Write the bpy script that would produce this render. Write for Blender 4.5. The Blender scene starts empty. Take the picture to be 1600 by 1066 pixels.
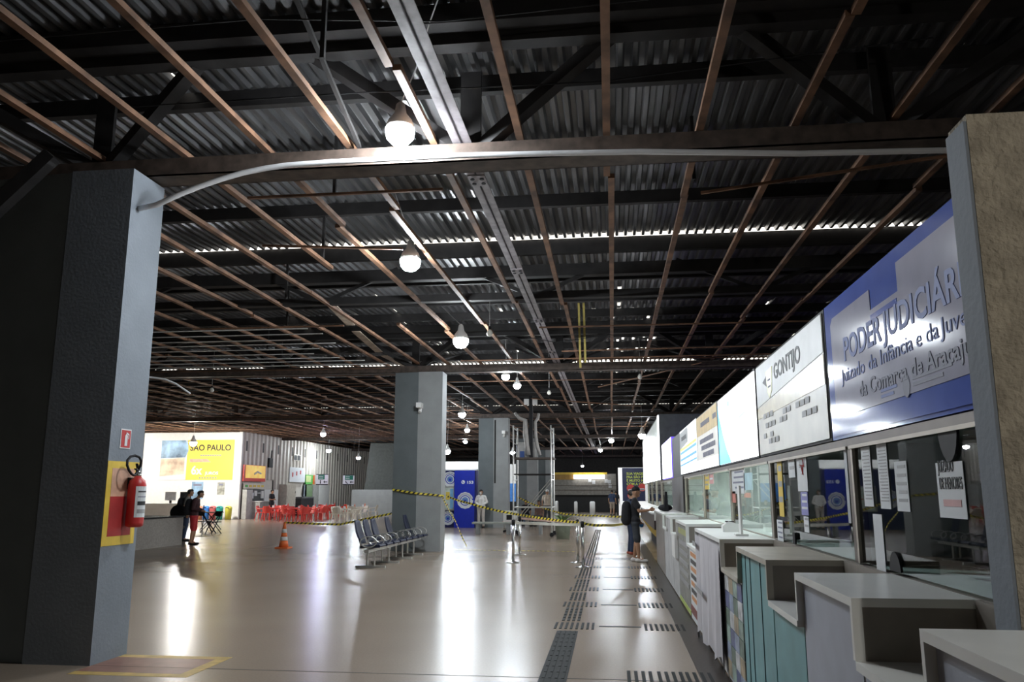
import bpy, bmesh, math, random
from mathutils import Vector, Matrix
random.seed(7)
R = math.radians
PI = math.pi
scene = bpy.context.scene
COL = scene.collection

# ------------------------------------------------------------------ camera
F_PX, CAM_H = 1270.0, 1.63
PITCH, YAW = R(10.483), R(6.931)
cam_d = bpy.data.cameras.new('camera')
cam_d.sensor_width = 36.0
cam_d.lens = 36.0 * F_PX / 1600.0
cam_d.clip_end = 300
cam = bpy.data.objects.new('camera', cam_d)
COL.objects.link(cam)
cam.location = (0, 0, CAM_H)
cam.rotation_euler = (PI / 2 + PITCH, 0, YAW)
scene.camera = cam

# ------------------------------------------------------------------ world: plain overcast daylight outside the hall
w = bpy.data.worlds.new('world')
scene.world = w
w.use_nodes = True
bg = w.node_tree.nodes['Background']
bg.inputs[0].default_value = (1.0, 0.95, 0.86, 1)
bg.inputs[1].default_value = 3.0
vs = scene.view_settings
vs.view_transform = 'Standard'
vs.look = 'None'
vs.gamma = 1.0
vs.use_curve_mapping = False
vs.exposure = 0.3

_F = Vector((-math.sin(YAW) * math.cos(PITCH), math.cos(YAW) * math.cos(PITCH), math.sin(PITCH)))
_R = Vector((math.cos(YAW), math.sin(YAW), 0))
_U = _R.cross(_F)
def px(x, y, **k):
    """where the sight line through a photograph pixel meets a known plane (X=, Y= or Z=)"""
    d = _R * (x - 800) - _U * (y - 533) + _F * F_PX
    a = 'XYZ'.index(list(k)[0]); v = list(k.values())[0]
    o = Vector((0, 0, CAM_H))
    return o + d * ((v - o[a]) / d[a])

# ------------------------------------------------------------------ materials
MATS = {}
def mat(name, col, rough=0.6, metal=0.0, var=0.15, scale=6.0, bump=0.0, bscale=40.0, emit=0.0, spec=0.5, ecol=None, stretch=None):
    if name in MATS: return MATS[name]
    m = bpy.data.materials.new(name); m.use_nodes = True
    nt = m.node_tree; b = nt.nodes['Principled BSDF']
    b.inputs['Roughness'].default_value = rough
    b.inputs['Metallic'].default_value = metal
    b.inputs['Specular IOR Level'].default_value = spec
    tc = nt.nodes.new('ShaderNodeTexCoord')
    src = tc.outputs['Object']
    if stretch:
        mp = nt.nodes.new('ShaderNodeMapping'); mp.inputs['Scale'].default_value = stretch
        nt.links.new(src, mp.inputs[0]); src = mp.outputs[0]
    n = nt.nodes.new('ShaderNodeTexNoise'); n.inputs['Scale'].default_value = scale; n.inputs['Detail'].default_value = 5
    nt.links.new(src, n.inputs['Vector'])
    r = nt.nodes.new('ShaderNodeValToRGB')
    r.color_ramp.elements[0].position = 0.3; r.color_ramp.elements[1].position = 0.7
    r.color_ramp.elements[0].color = tuple(c * (1 - var) for c in col) + (1,)
    r.color_ramp.elements[1].color = tuple(min(1, c * (1 + var)) for c in col) + (1,)
    nt.links.new(n.outputs['Fac'], r.inputs[0]); nt.links.new(r.outputs[0], b.inputs['Base Color'])
    if bump:
        n2 = nt.nodes.new('ShaderNodeTexNoise'); n2.inputs['Scale'].default_value = bscale; n2.inputs['Detail'].default_value = 3
        nt.links.new(src, n2.inputs['Vector'])
        bp = nt.nodes.new('ShaderNodeBump'); bp.inputs['Strength'].default_value = bump; bp.inputs['Distance'].default_value = 0.02
        nt.links.new(n2.outputs['Fac'], bp.inputs['Height']); nt.links.new(bp.outputs[0], b.inputs['Normal'])
    if emit:
        b.inputs['Emission Color'].default_value = tuple(ecol or col) + (1,)
        b.inputs['Emission Strength'].default_value = emit
    MATS[name] = m
    return m

def glass_mat(name, tint=(0.86, 0.93, 0.92), rough=0.015):
    m = bpy.data.materials.new(name); m.use_nodes = True
    nt = m.node_tree; nt.nodes.clear()
    o = nt.nodes.new('ShaderNodeOutputMaterial'); mx = nt.nodes.new('ShaderNodeMixShader')
    t = nt.nodes.new('ShaderNodeBsdfTransparent'); t.inputs[0].default_value = tint + (1,)
    g = nt.nodes.new('ShaderNodeBsdfGlossy'); g.inputs['Roughness'].default_value = rough
    f = nt.nodes.new('ShaderNodeFresnel'); f.inputs[0].default_value = 1.55
    ge = nt.nodes.new('ShaderNodeNewGeometry'); iv = nt.nodes.new('ShaderNodeMath'); iv.operation = 'SUBTRACT'; iv.inputs[0].default_value = 1.0
    ml = nt.nodes.new('ShaderNodeMath'); ml.operation = 'MULTIPLY'
    nt.links.new(ge.outputs['Backfacing'], iv.inputs[1]); nt.links.new(f.outputs[0], ml.inputs[0]); nt.links.new(iv.outputs[0], ml.inputs[1])
    nt.links.new(ml.outputs[0], mx.inputs[0]); nt.links.new(t.outputs[0], mx.inputs[1]); nt.links.new(g.outputs[0], mx.inputs[2])
    nt.links.new(mx.outputs[0], o.inputs[0])
    return m

def floor_mat():
    m = bpy.data.materials.new('polished terrazzo floor'); m.use_nodes = True
    nt = m.node_tree; b = nt.nodes['Principled BSDF']; L = nt.links.new
    tc = nt.nodes.new('ShaderNodeTexCoord')
    n1 = nt.nodes.new('ShaderNodeTexNoise'); n1.inputs['Scale'].default_value = 0.35; n1.inputs['Detail'].default_value = 2
    n2 = nt.nodes.new('ShaderNodeTexNoise'); n2.inputs['Scale'].default_value = 45; n2.inputs['Detail'].default_value = 3
    L(tc.outputs['Object'], n1.inputs['Vector']); L(tc.outputs['Object'], n2.inputs['Vector'])
    r1 = nt.nodes.new('ShaderNodeValToRGB')
    r1.color_ramp.elements[0].position = 0.0; r1.color_ramp.elements[0].color = (0.235, 0.182, 0.138, 1)
    r1.color_ramp.elements[1].position = 1.0; r1.color_ramp.elements[1].color = (0.34, 0.272, 0.212, 1)
    L(n1.outputs['Fac'], r1.inputs[0])
    r2 = nt.nodes.new('ShaderNodeValToRGB')
    r2.color_ramp.elements[0].position = 0.4; r2.color_ramp.elements[0].color = (0.75, 0.75, 0.75, 1)
    r2.color_ramp.elements[1].position = 0.65; r2.color_ramp.elements[1].color = (1.1, 1.1, 1.1, 1)
    L(n2.outputs['Fac'], r2.inputs[0])
    mx = nt.nodes.new('ShaderNodeMix'); mx.data_type = 'RGBA'; mx.blend_type = 'MULTIPLY'; mx.inputs[0].default_value = 0.2
    L(r1.outputs[0], mx.inputs[6]); L(r2.outputs[0], mx.inputs[7]); L(mx.outputs[2], b.inputs['Base Color'])
    rr = nt.nodes.new('ShaderNodeMapRange'); rr.inputs['To Min'].default_value = 0.23; rr.inputs['To Max'].default_value = 0.31
    b.inputs['Roughness'].default_value = 0.27
    n3 = nt.nodes.new('ShaderNodeTexNoise'); n3.inputs['Scale'].default_value = 2.0; n3.inputs['Detail'].default_value = 1
    mp = nt.nodes.new('ShaderNodeMapping'); mp.inputs['Scale'].default_value = (0.7, 4.0, 1.0)
    L(tc.outputs['Object'], mp.inputs[0]); L(mp.outputs[0], n3.inputs['Vector'])
    bp = nt.nodes.new('ShaderNodeBump'); bp.inputs['Strength'].default_value = 0.035; bp.inputs['Distance'].default_value = 0.02
    L(n3.outputs['Fac'], bp.inputs['Height']); L(bp.outputs[0], b.inputs['Normal'])
    b.inputs['Specular IOR Level'].default_value = 0.6
    return m

def tape_mat():
    m = bpy.data.materials.new('yellow and black hazard tape'); m.use_nodes = True
    nt = m.node_tree; b = nt.nodes['Principled BSDF']; L = nt.links.new
    uv = nt.nodes.new('ShaderNodeTexCoord')
    wv = nt.nodes.new('ShaderNodeTexWave'); wv.bands_direction = 'DIAGONAL'; wv.inputs['Scale'].default_value = 1.0
    L(uv.outputs['UV'], wv.inputs['Vector'])
    r = nt.nodes.new('ShaderNodeValToRGB'); r.color_ramp.interpolation = 'CONSTANT'
    r.color_ramp.elements[0].color = (0.02, 0.02, 0.02, 1); r.color_ramp.elements[1].position = 0.42
    r.color_ramp.elements[1].color = (0.85, 0.70, 0.08, 1)
    L(wv.outputs['Fac'], r.inputs[0]); L(r.outputs[0], b.inputs['Base Color'])
    b.inputs['Roughness'].default_value = 0.45
    return m

M_FLOOR = floor_mat(); M_TAPE = tape_mat()
M_GLASS = glass_mat('booth glass')
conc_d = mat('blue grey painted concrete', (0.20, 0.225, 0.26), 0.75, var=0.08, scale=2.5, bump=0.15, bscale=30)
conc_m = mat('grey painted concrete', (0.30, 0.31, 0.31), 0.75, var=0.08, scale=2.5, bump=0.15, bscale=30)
conc_x = mat('dark grey concrete', (0.145, 0.165, 0.17), 0.7, var=0.08, scale=2.5, bump=0.15, bscale=30)
plaster = mat('rough beige render', (0.38, 0.335, 0.26), 0.95, var=0.25, scale=9, bump=1.0, bscale=38)
white_w = mat('white wall paint', (0.78, 0.77, 0.74), 0.7, var=0.04)
cream = mat('cream corrugated metal', (0.66, 0.61, 0.54), 0.5, var=0.06)
dark_w = mat('dark dusty wall', (0.10, 0.095, 0.085), 0.8, var=0.2)
sheet_m = mat('weathered galvanised sheet', (0.15, 0.15, 0.155), 0.36, metal=0.5, var=0.5, scale=1.6, stretch=(3, 0.35, 1))
steel_d = mat('dark sooty steel', (0.022, 0.020, 0.020), 0.7, metal=0.2, var=0.3)
rust = mat('brown rusted steel', (0.20, 0.105, 0.06), 0.65, metal=0.15, var=0.55, scale=3.0, stretch=(1, 1, 1))
beam_g = mat('grey lilac painted steel', (0.27, 0.245, 0.26), 0.55, metal=0.2, var=0.3)
galv = mat('pale galvanised rod', (0.75, 0.74, 0.72), 0.45, metal=0.1, var=0.2)
alu = mat('brushed aluminium', (0.62, 0.62, 0.60), 0.35, metal=0.8, var=0.1)
chrome = mat('polished steel', (0.72, 0.72, 0.70), 0.2, metal=1.0, var=0.05)
black = mat('black plastic', (0.012, 0.012, 0.014), 0.65, var=0.2, spec=0.3)
white_p = mat('white plastic', (0.82, 0.82, 0.80), 0.45, var=0.04)
pipe_w = mat('white pvc pipe', (0.86, 0.86, 0.88), 0.4, var=0.05)
frame_m = mat('bronze window frame', (0.10, 0.075, 0.06), 0.45, metal=0.4, var=0.2)
frame_l = mat('pale aluminium window frame', (0.42, 0.37, 0.31), 0.45, metal=0.3, var=0.1)
lami = mat('white laminate countertop', (0.76, 0.76, 0.73), 0.3, var=0.06, scale=3)
lami_g = mat('grey brown laminate', (0.235, 0.205, 0.175), 0.55, var=0.12)
bluegrey = mat('blue grey laminate', (0.40, 0.43, 0.51), 0.45, var=0.06)
teal = mat('teal laminate', (0.16, 0.36, 0.38), 0.5, var=0.12, scale=4)
red = mat('red paint', (0.50, 0.03, 0.03), 0.4, var=0.1)
red_p = mat('red plastic', (0.72, 0.07, 0.055), 0.4, var=0.05)
cream_p = mat('off white plastic', (0.72, 0.66, 0.55), 0.45, var=0.05)
yellow = mat('yellow paint', (0.72, 0.50, 0.06), 0.55, var=0.1)
orange = mat('orange plastic', (0.80, 0.17, 0.04), 0.45, var=0.06)
navy = mat('navy blue upholstery', (0.008, 0.013, 0.04), 0.5, var=0.15)
blue_p = mat('royal blue panel', (0.012, 0.03, 0.42), 0.4, var=0.08)
blue_d = mat('dark blue panel', (0.01, 0.015, 0.09), 0.45, var=0.1)
blue_s = mat('periwinkle sign vinyl', (0.10, 0.16, 0.55), 0.10, var=0.05, spec=0.25)
pale_s = mat('pale lilac sign vinyl', (0.50, 0.50, 0.62), 0.10, var=0.05, spec=0.3, bump=0.02, bscale=2.5)
ink_b = mat('blue ink', (0.17, 0.22, 0.50), 0.6, var=0.02)
ink_g = mat('grey ink', (0.21, 0.22, 0.30), 0.6, var=0.02)
ink_k = mat('black ink', (0.03, 0.03, 0.035), 0.5, var=0.02)
ink_l = mat('light grey ink', (0.33, 0.33, 0.34), 0.5, var=0.02)
paper = mat('white paper', (0.70, 0.72, 0.74), 0.7, var=0.04)
paper_y = mat('yellow paper', (0.75, 0.55, 0.10), 0.7, var=0.06)
green = mat('green print', (0.12, 0.45, 0.10), 0.6, var=0.2)
green_s = mat('exit sign green', (0.01, 0.16, 0.10), 0.5, var=0.05)
cord_m = mat('white cord', (0.7, 0.7, 0.7), 0.5)
skin_a = mat('tan skin', (0.42, 0.23, 0.14), 0.6, var=0.06)
skin_b = mat('brown skin', (0.27, 0.14, 0.08), 0.6, var=0.06)
hair_m = mat('dark hair', (0.02, 0.015, 0.012), 0.7, var=0.3, scale=60)
cl_white = mat('white cotton', (0.72, 0.70, 0.68), 0.9, var=0.05)
cl_beige = mat('pale trousers', (0.55, 0.50, 0.46), 0.9, var=0.06)
cl_black = mat('black cotton', (0.018, 0.018, 0.022), 0.9, var=0.2)
cl_navy = mat('navy cotton', (0.03, 0.045, 0.09), 0.9, var=0.15)
cl_grey = mat('grey cotton', (0.16, 0.15, 0.14), 0.9, var=0.1)
cl_red = mat('red shorts cotton', (0.45, 0.025, 0.03), 0.85, var=0.1)
cl_char = mat('charcoal cotton', (0.05, 0.055, 0.065), 0.9, var=0.15)
strip_d = mat('dark granite strip', (0.045, 0.034, 0.028), 0.4, var=0.3, scale=30)
tact = mat('dark rubber tactile tile', (0.03, 0.032, 0.032), 0.75, var=0.15, spec=0.25)
leafm = mat('green leaf', (0.10, 0.17, 0.06), 0.6, var=0.3)
yel_sign = mat('bright yellow poster print', (0.85, 0.66, 0.10), 0.5, var=0.04)
photo_b = mat('blue photo print', (0.25, 0.38, 0.55), 0.5, var=0.9, scale=1.2)
photo_o = mat('orange photo print', (0.80, 0.55, 0.40), 0.5, var=0.5, scale=1.5)
photo_m = mat('mixed photo print', (0.30, 0.34, 0.38), 0.5, var=0.9, scale=5)

# ------------------------------------------------------------------ mesh helpers
class MB:
    def __init__(s): s.v = []; s.f = []
    def add(s, vs, fs):
        o = len(s.v); s.v += [tuple(v) for v in vs]; s.f += [tuple(i + o for i in f) for f in fs]; return s
    def box(s, x0, x1, y0, y1, z0, z1):
        return s.add([(x0,y0,z0),(x1,y0,z0),(x1,y1,z0),(x0,y1,z0),(x0,y0,z1),(x1,y0,z1),(x1,y1,z1),(x0,y1,z1)],
                     [(0,3,2,1),(4,5,6,7),(0,1,5,4),(1,2,6,5),(2,3,7,6),(3,0,4,7)])
    def bar(s, a, b, wd, ht, up=(0,0,1)):
        a = Vector(a); b = Vector(b); d = (b - a).normalized(); u = Vector(up)
        if abs(d.dot(u)) > 0.95: u = Vector((0, 1, 0))
        sx = d.cross(u).normalized() * wd / 2; sz = sx.cross(d).normalized() * ht / 2
        v = [a-sx-sz, a+sx-sz, a+sx+sz, a-sx+sz, b-sx-sz, b+sx-sz, b+sx+sz, b-sx+sz]
        return s.add(v, [(0,1,2,3),(7,6,5,4),(0,4,5,1),(1,5,6,2),(2,6,7,3),(3,7,4,0)])
    def tube(s, pts, r, n=8, closed=False):
        pts = [Vector(p) for p in pts]; rs = r if isinstance(r, (list, tuple)) else [r] * len(pts)
        rings = []
        prev = None
        for i, p in enumerate(pts):
            if closed: d = pts[(i + 1) % len(pts)] - pts[i - 1]
            else: d = pts[min(i + 1, len(pts) - 1)] - pts[max(i - 1, 0)]
            d = d.normalized()
            if prev is None:
                u = Vector((0, 0, 1)) if abs(d.z) < 0.9 else Vector((1, 0, 0))
            else: u = prev
            x = d.cross(u)
            if x.length < 1e-5: x = d.cross(Vector((0, 1, 0)))
            x.normalize(); y = x.cross(d).normalized(); prev = y
            rings.append([p + x * math.cos(2*PI*k/n) * rs[i] + y * math.sin(2*PI*k/n) * rs[i] for k in range(n)])
        v = [q for ring in rings for q in ring]; f = []
        m = len(rings)
        for i in range(m if closed else m - 1):
            for k in range(n):
                a = i * n + k; b = i * n + (k + 1) % n; j = ((i + 1) % m) * n
                f.append((a, b, j + (k + 1) % n, j + k))
        if not closed:
            f.append(tuple(range(n))[::-1]); f.append(tuple((m - 1) * n + k for k in range(n)))
        return s.add(v, f)
    def lathe(s, prof, n=16, c=(0, 0, 0)):
        v = []; f = []
        for r, z in prof:
            for k in range(n): v.append((c[0] + r*math.cos(2*PI*k/n), c[1] + r*math.sin(2*PI*k/n), c[2] + z))
        m = len(prof)
        for i in range(m - 1):
            for k in range(n): f.append((i*n+k, i*n+(k+1)%n, (i+1)*n+(k+1)%n, (i+1)*n+k))
        f.append(tuple(range(n))[::-1]); f.append(tuple((m-1)*n+k for k in range(n)))
        return s.add(v, f)
    def prism(s, poly, h0, h1, axis='Z'):
        n = len(poly)
        def P(a, b, h): return {'Z': (a, b, h), 'X': (h, a, b), 'Y': (a, h, b)}[axis]
        v = [P(a, b, h0) for a, b in poly] + [P(a, b, h1) for a, b in poly]
        f = [tuple(range(n))[::-1], tuple(range(n, 2*n))] + [(i, (i+1)%n, n+(i+1)%n, n+i) for i in range(n)]
        return s.add(v, f)
    def ell(s, c, r, n=12, m=8):
        v = []; f = []
        for i in range(m + 1):
            t = PI * i / m
            for k in range(n):
                a = 2*PI*k/n
                v.append((c[0] + r[0]*math.sin(t)*math.cos(a), c[1] + r[1]*math.sin(t)*math.sin(a), c[2] + r[2]*math.cos(t)))
        for i in range(m):
            for k in range(n): f.append((i*n+k, (i+1)*n+k, (i+1)*n+(k+1)%n, i*n+(k+1)%n))
        return s.add(v, f)
    def cap(s, a, b, ra, rb, n=10):
        """tapered capsule"""
        a = Vector(a); b = Vector(b); d = (b - a)
        if d.length < 1e-6: return s.ell(a, (ra, ra, ra))
        d.normalize()
        return s.tube([a - d*ra*0.98, a - d*ra*0.7, a, b, b + d*rb*0.7, b + d*rb*0.98], [ra*0.2, ra*0.71, ra, rb, rb*0.71, rb*0.2], n)
    def mesh(s, name, m=None, smooth=False):
        me = bpy.data.meshes.new(name); me.from_pydata(s.v, [], s.f); me.validate()
        bm = bmesh.new(); bm.from_mesh(me)
        bmesh.ops.remove_doubles(bm, verts=bm.verts, dist=1e-6)
        bmesh.ops.recalc_face_normals(bm, faces=bm.faces); bm.to_mesh(me); bm.free()
        if smooth:
            for p in me.polygons: p.use_smooth = True
        if m: me.materials.append(m)
        return me
    def build(s, name, m, parent=None, smooth=False):
        return link(name, s.mesh(name, m, smooth), parent)

def link(name, data, parent=None):
    o = bpy.data.objects.new(name, data); COL.objects.link(o)
    if parent: o.parent = parent
    return o
def tag(o, label=None, cat=None, group=None, kind=None):
    if label: o['label'] = label
    if cat: o['category'] = cat
    if group: o['group'] = group
    if kind: o['kind'] = kind
    return o
def thing(name, loc, label=None, cat=None, group=None, rz=0.0, kind=None):
    o = link(name, None); o.location = loc; o.rotation_euler = (0, 0, rz); o.empty_display_size = 0.1
    return tag(o, label, cat, group, kind)
def copy_tree(o, parent=None):
    c = o.copy(); COL.objects.link(c); c.parent = parent
    for ch in KIDS.get(o.name, [k for k in bpy.data.objects if k.parent == o]): copy_tree(ch, c)
    return c
KIDS = {}
def proto(o):
    """remember the children of a finished prototype, so copying is quick"""
    kids = [k for k in bpy.data.objects if k.parent == o]
    KIDS[o.name] = kids
    for k in kids: proto(k)
    return o
def shadeless_parent(o, p): o.parent = p
def box(name, m, x0, x1, y0, y1, z0, z1, parent=None):
    return MB().box(x0, x1, y0, y1, z0, z1).build(name, m, parent)

def text(name, s, size, m, parent, loc, face, align='LEFT', width=None, bold=0.0, depth=0.002):
    """lettering; face = '-X' (read from the hall side), '-Y' (read from the camera side) or '+X'"""
    c = bpy.data.curves.new(name, 'FONT'); c.body = s; c.size = size; c.align_x = align; c.extrude = depth; c.offset = bold
    c.resolution_u = 3
    t = bpy.data.objects.new('tmp', c); me = bpy.data.meshes.new_from_object(t)
    bpy.data.objects.remove(t); bpy.data.curves.remove(c)
    xs = [v.co.x for v in me.vertices]
    if width and xs:
        k = width / max(1e-6, max(xs) - min(xs))
        for v in me.vertices: v.co.x *= k
    ax = {'-X': (Vector((0,-1,0)), Vector((0,0,1))), '-Y': (Vector((1,0,0)), Vector((0,0,1))), '+X': (Vector((0,1,0)), Vector((0,0,1)))}[face]
    nrm = ax[0].cross(ax[1])
    for v in me.vertices: v.co = ax[0]*v.co.x + ax[1]*v.co.y + nrm*v.co.z
    me.materials.clear(); me.materials.append(m)
    o = link(name, me, parent); o.location = loc
    return o

def words(s, size, m, parent, loc, face, width, bold=0.0):
    """a line of lettering, one object per word"""
    def wid(t_):
        c = bpy.data.curves.new('m', 'FONT'); c.body = t_; c.size = size; o = bpy.data.objects.new('m', c)
        me = bpy.data.meshes.new_from_object(o); xs = [v.co.x for v in me.vertices]
        bpy.data.objects.remove(o); bpy.data.curves.remove(c); bpy.data.meshes.remove(me)
        return max(xs) - min(xs)
    W_ = s.split(); tot = wid(s); k = width / tot; ax = {'-X': Vector((0, -1, 0)), '-Y': Vector((1, 0, 0))}[face]
    for i, t_ in enumerate(W_):
        off = tot - wid(' '.join(W_[i:]))
        text('lettering', t_, size, m, parent, Vector(loc) + ax * off * k, face, width=wid(t_) * k, bold=bold)

def ribbon(name, pts, wd, m, parent=None, sag=0.0, n=10, flat=False, rep=1/0.22):
    """a thin tape standing on edge (or lying flat) along points"""
    P = []
    for i in range(len(pts) - 1):
        a, b = Vector(pts[i]), Vector(pts[i+1])
        for k in range(n):
            t = k / n; P.append(a.lerp(b, t) - Vector((0, 0, sag * 4 * t * (1 - t))))
    P.append(Vector(pts[-1]))
    v = []; f = []; us = []; L = 0
    for i, p in enumerate(P):
        if i: L += (p - P[i-1]).length
        d = (P[min(i+1, len(P)-1)] - P[max(i-1, 0)]).normalized()
        tw = math.sin(i * 0.9) * 0.25
        u = d.cross(Vector((0, 0, 1))).normalized() if flat else Vector((0, 0, 1))
        s = d.cross(u); u = (u * math.cos(tw) + (s * math.sin(tw) if not flat else Vector()))
        v += [p + u * wd/2, p - u * wd/2]; us.append(L * rep)
    for i in range(len(P) - 1): f.append((2*i, 2*i+1, 2*i+3, 2*i+2))
    me = bpy.data.meshes.new(name); me.from_pydata(v, [], f)
    uv = me.uv_layers.new(name='UVMap')
    for poly in me.polygons:
        for li, vi in zip(poly.loop_indices, poly.vertices):
            uv.data[li].uv = (us[vi // 2], (vi % 2) * wd * rep)
    me.materials.append(m)
    o = link(name, me, parent)
    sm = o.modifiers.new('thickness', 'SOLIDIFY'); sm.thickness = 0.002
    return o

# ================================================================== SETTING
# ---- floor
floor = MB().box(-31.5, 9.5, -8.2, 88.5, -0.2, 0).build('floor', M_FLOOR); tag(floor, kind='structure')
box('drain_strip', strip_d, 0.74, 0.99, -2, 40, 0.0, 0.004, floor)
jt = mat('floor joint', (0.06, 0.05, 0.045), 0.7)
for y in (7.62, 22.4, 37.4): box('floor_joint', jt, -30, 0.74, y, y + 0.012, 0.0, 0.0015, floor)
for x in (-10.4, -15.5): box('floor_joint', jt, x, x + 0.015, -2, 60, 0.0, 0.0015, floor)
# rows of dark metal inlay that run to the counters
ROWS = [7.75, 10.5, 12.45, 14.35, 16.35, 18.5, 20.75]
tile = MB().box(-0.125, 0.125, -0.125, 0.125, 0, 0.002)
for k in range(4): tile.box(-0.10 + k*0.058, -0.075 + k*0.058, -0.115, 0.115, 0.002, 0.006)
tm = tile.mesh('tactile_tile', tact)
def tactile(x, y, m=None):
    o = link('tactile_tile', m or tm, floor); o.location = (x, y, 0)
bars = MB()
for k in range(4): bars.box(-0.11 + k*0.065, -0.075 + k*0.065, -0.11, 0.11, 0, 0.005)
tb_ = bars.mesh('tactile_tile', tact)
lad = MB()
for k in range(4): lad.box(-0.115 + k*0.065, -0.085 + k*0.065, -0.24, 0.24, 0, 0.005)
tl_ = lad.mesh('tactile_tile', tact)
y = 5.2
while y < 36:
    if not any(abs(y - r_) < 0.34 for r_ in ROWS[1:]): tactile(-0.56 - 0.003 * max(0, y - 8), y, tm if y < 10.2 else tb_)
    y += 0.252
for y in ROWS:
    for k in range(2): tactile(0.47 + k * 0.252 - 0.006*(y-10), y, tl_)
    if y > 8:
        for k in range(2): tactile(-0.62 + k*0.26 - 0.003*(y-8), y, tl_)
        box('inlay_strip', tact, -0.20, 0.31, y - 0.035, y + 0.035, 0, 0.002, floor)
tactile(0.21, 7.75, tl_)
# painted square for the extinguisher by the near column
fm = MB()
for a in ((-4.95, -3.80, 7.25, 7.37), (-4.95, -3.80, 8.03, 8.15), (-3.92, -3.80, 7.37, 8.03)): fm.box(a[0], a[1], a[2], a[3], 0, 0.0015)
fm.build('floor_marking', mat('worn yellow floor paint', (0.50, 0.34, 0.10), 0.45, var=0.3), floor)
box('floor_marking', mat('worn red floor paint', (0.24, 0.12, 0.09), 0.4, var=0.2), -4.95, -3.92, 7.37, 8.03, 0, 0.0012, floor)

# ---- enclosing walls
def wall(name, m, *b):
    return tag(box(name, m, *b), kind='structure')
wall('wall_back', dark_w, -31, 9, -8.2, -8, 0, 6.45)
wall('wall_right', dark_w, 8.9, 9.1, -8.2, 88.2, 0, 6.45)
wall('wall_far', dark_w, -31, 9, 88, 88.2, 0, 6.45)
wall('wall_outer_left', dark_w, -31.2, -31, -8.2, 88.2, 0, 6.45)
POS_Y = 47.0; LW = -22.1
wp = wall('wall_poster', white_w, -28.4, LW, POS_Y, POS_Y + 0.2, 0, 5.15)
wall('wall_poster_side', white_w, -31, -28.7, POS_Y + 0.3, POS_Y + 0.5, 0, 3.9)
box('window_opening', mat('brown shutter', (0.16, 0.09, 0.05), 0.6), -30.9, -28.9, POS_Y + 0.22, POS_Y + 0.3, 3.95, 4.7, wp)
for x in (-28.55,): tag(box('trim_post', mat('pinkish grey steel', (0.25, 0.2, 0.2), 0.5), x - 0.12, x + 0.12, POS_Y - 0.1, POS_Y + 0.15, 0, 5.15), kind='structure')

# left wall of the snack bar: cream corrugated sheets, each a panel
wl = wall('wall_left', cream, LW - 0.30, LW - 0.12, POS_Y + 0.2, 88, 0, 5.2)
prof = []
def corr_panel(wd, n, depth, h0, h1):
    b = MB(); p = wd / n; pts = []
    for k in range(n): pts += [(k*p, 0), (k*p + p*0.30, 0), (k*p + p*0.42, depth), (k*p + p*0.88, depth)]
    pts.append((wd, 0))
    v = []; f = []
    for y, x in pts: v += [(x, y, h0), (x, y, h1)]
    for i in range(len(pts) - 1): f.append((2*i, 2*i+2, 2*i+3, 2*i+1))
    return b.add(v, f)
cp = corr_panel(1.2, 2, 0.14, 0, 5.2).mesh('corrugated_panel', cream)
cp2 = corr_panel(1.2, 2, 0.14, 2.35, 5.2).mesh('corrugated_panel', cream)
y = POS_Y + 0.2; i = 0
while y < 86:
    o = link('corrugated_panel', cp2 if y < 51.8 or 54 < y < 61 else cp, wl); o.location = (LW - 0.12, y, 0)
    if i % 2 == 0 and y < 72:
        box('vent_slot', mat('dark slot', (0.05, 0.045, 0.045), 0.7), LW + 0.02, LW + 0.03, y + 0.32, y + 0.5, 4.05, 4.65, wl)
    y += 1.2; i += 1

# ---- far end: grey shopfront, orange band, dark opening
FY = 66.0
fw = wall('wall_shopfront', mat('grey roller shutter', (0.30, 0.285, 0.255), 0.6, var=0.2), -4.6, 0.3, FY, FY + 0.3, 1.35, 3.0)
wall('wall_shopfront_base', mat('black base', (0.02, 0.02, 0.02), 0.6), -4.6, 0.3, FY + 0.6, FY + 0.8, 0, 1.4)
box('fascia_band', yellow, -4.6, -0.4, FY - 0.12, FY, 2.95, 3.12, fw)
box('fascia_board', mat('ochre board', (0.42, 0.24, 0.06), 0.6), -4.6, -3.0, FY - 0.10, FY, 2.55, 2.95, fw)
for z in (1.7, 2.05): box('shutter_rail', frame_m, -4.6, 0.3, FY - 0.04, FY, z, z + 0.05, fw)
ltube = box('light_box', mat('white light box', (1, 1, 1), 0.5, emit=3.0, var=0.0), -3.05, -0.6, FY - 0.35, FY - 0.14, 2.62, 2.92)
tag(ltube, 'long white lit box along the grey shopfront fascia', 'light')
for x, z in ((-1.9, 2.35), (-1.6, 2.2), (-0.6, 2.3), (-0.3, 1.9), (-0.35, 2.25)):
    box('notice_sheet', paper, x, x + 0.25, FY - 0.03, FY, z, z + 0.28, fw)

# white and orange wall behind the police booth, blue and white kiosk further on
pw = wall('wall_partition', white_w, -11.0, -6.87, 42.0, 42.2, 0, 3.15)
box('orange_panel', mat('orange wall paint', (0.62, 0.28, 0.06), 0.6), -7.35, -6.87, 41.9, 42.0, 0, 2.05, pw)
kk = thing('kiosk', (-9.0, 60, 0), 'blue and white kiosk seen between two grey columns', 'kiosk')
box('body', white_w, -2, 2.4, 0, 2, 0.6, 3.6, kk); box('blue_panel', mat('sky blue panel', (0.05, 0.22, 0.62), 0.5), -2, 2.4, -0.04, 0, 0.9, 2.2, kk)
box('base', black, -2, 2.4, -0.06, 2, 0, 0.9, kk)

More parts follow.
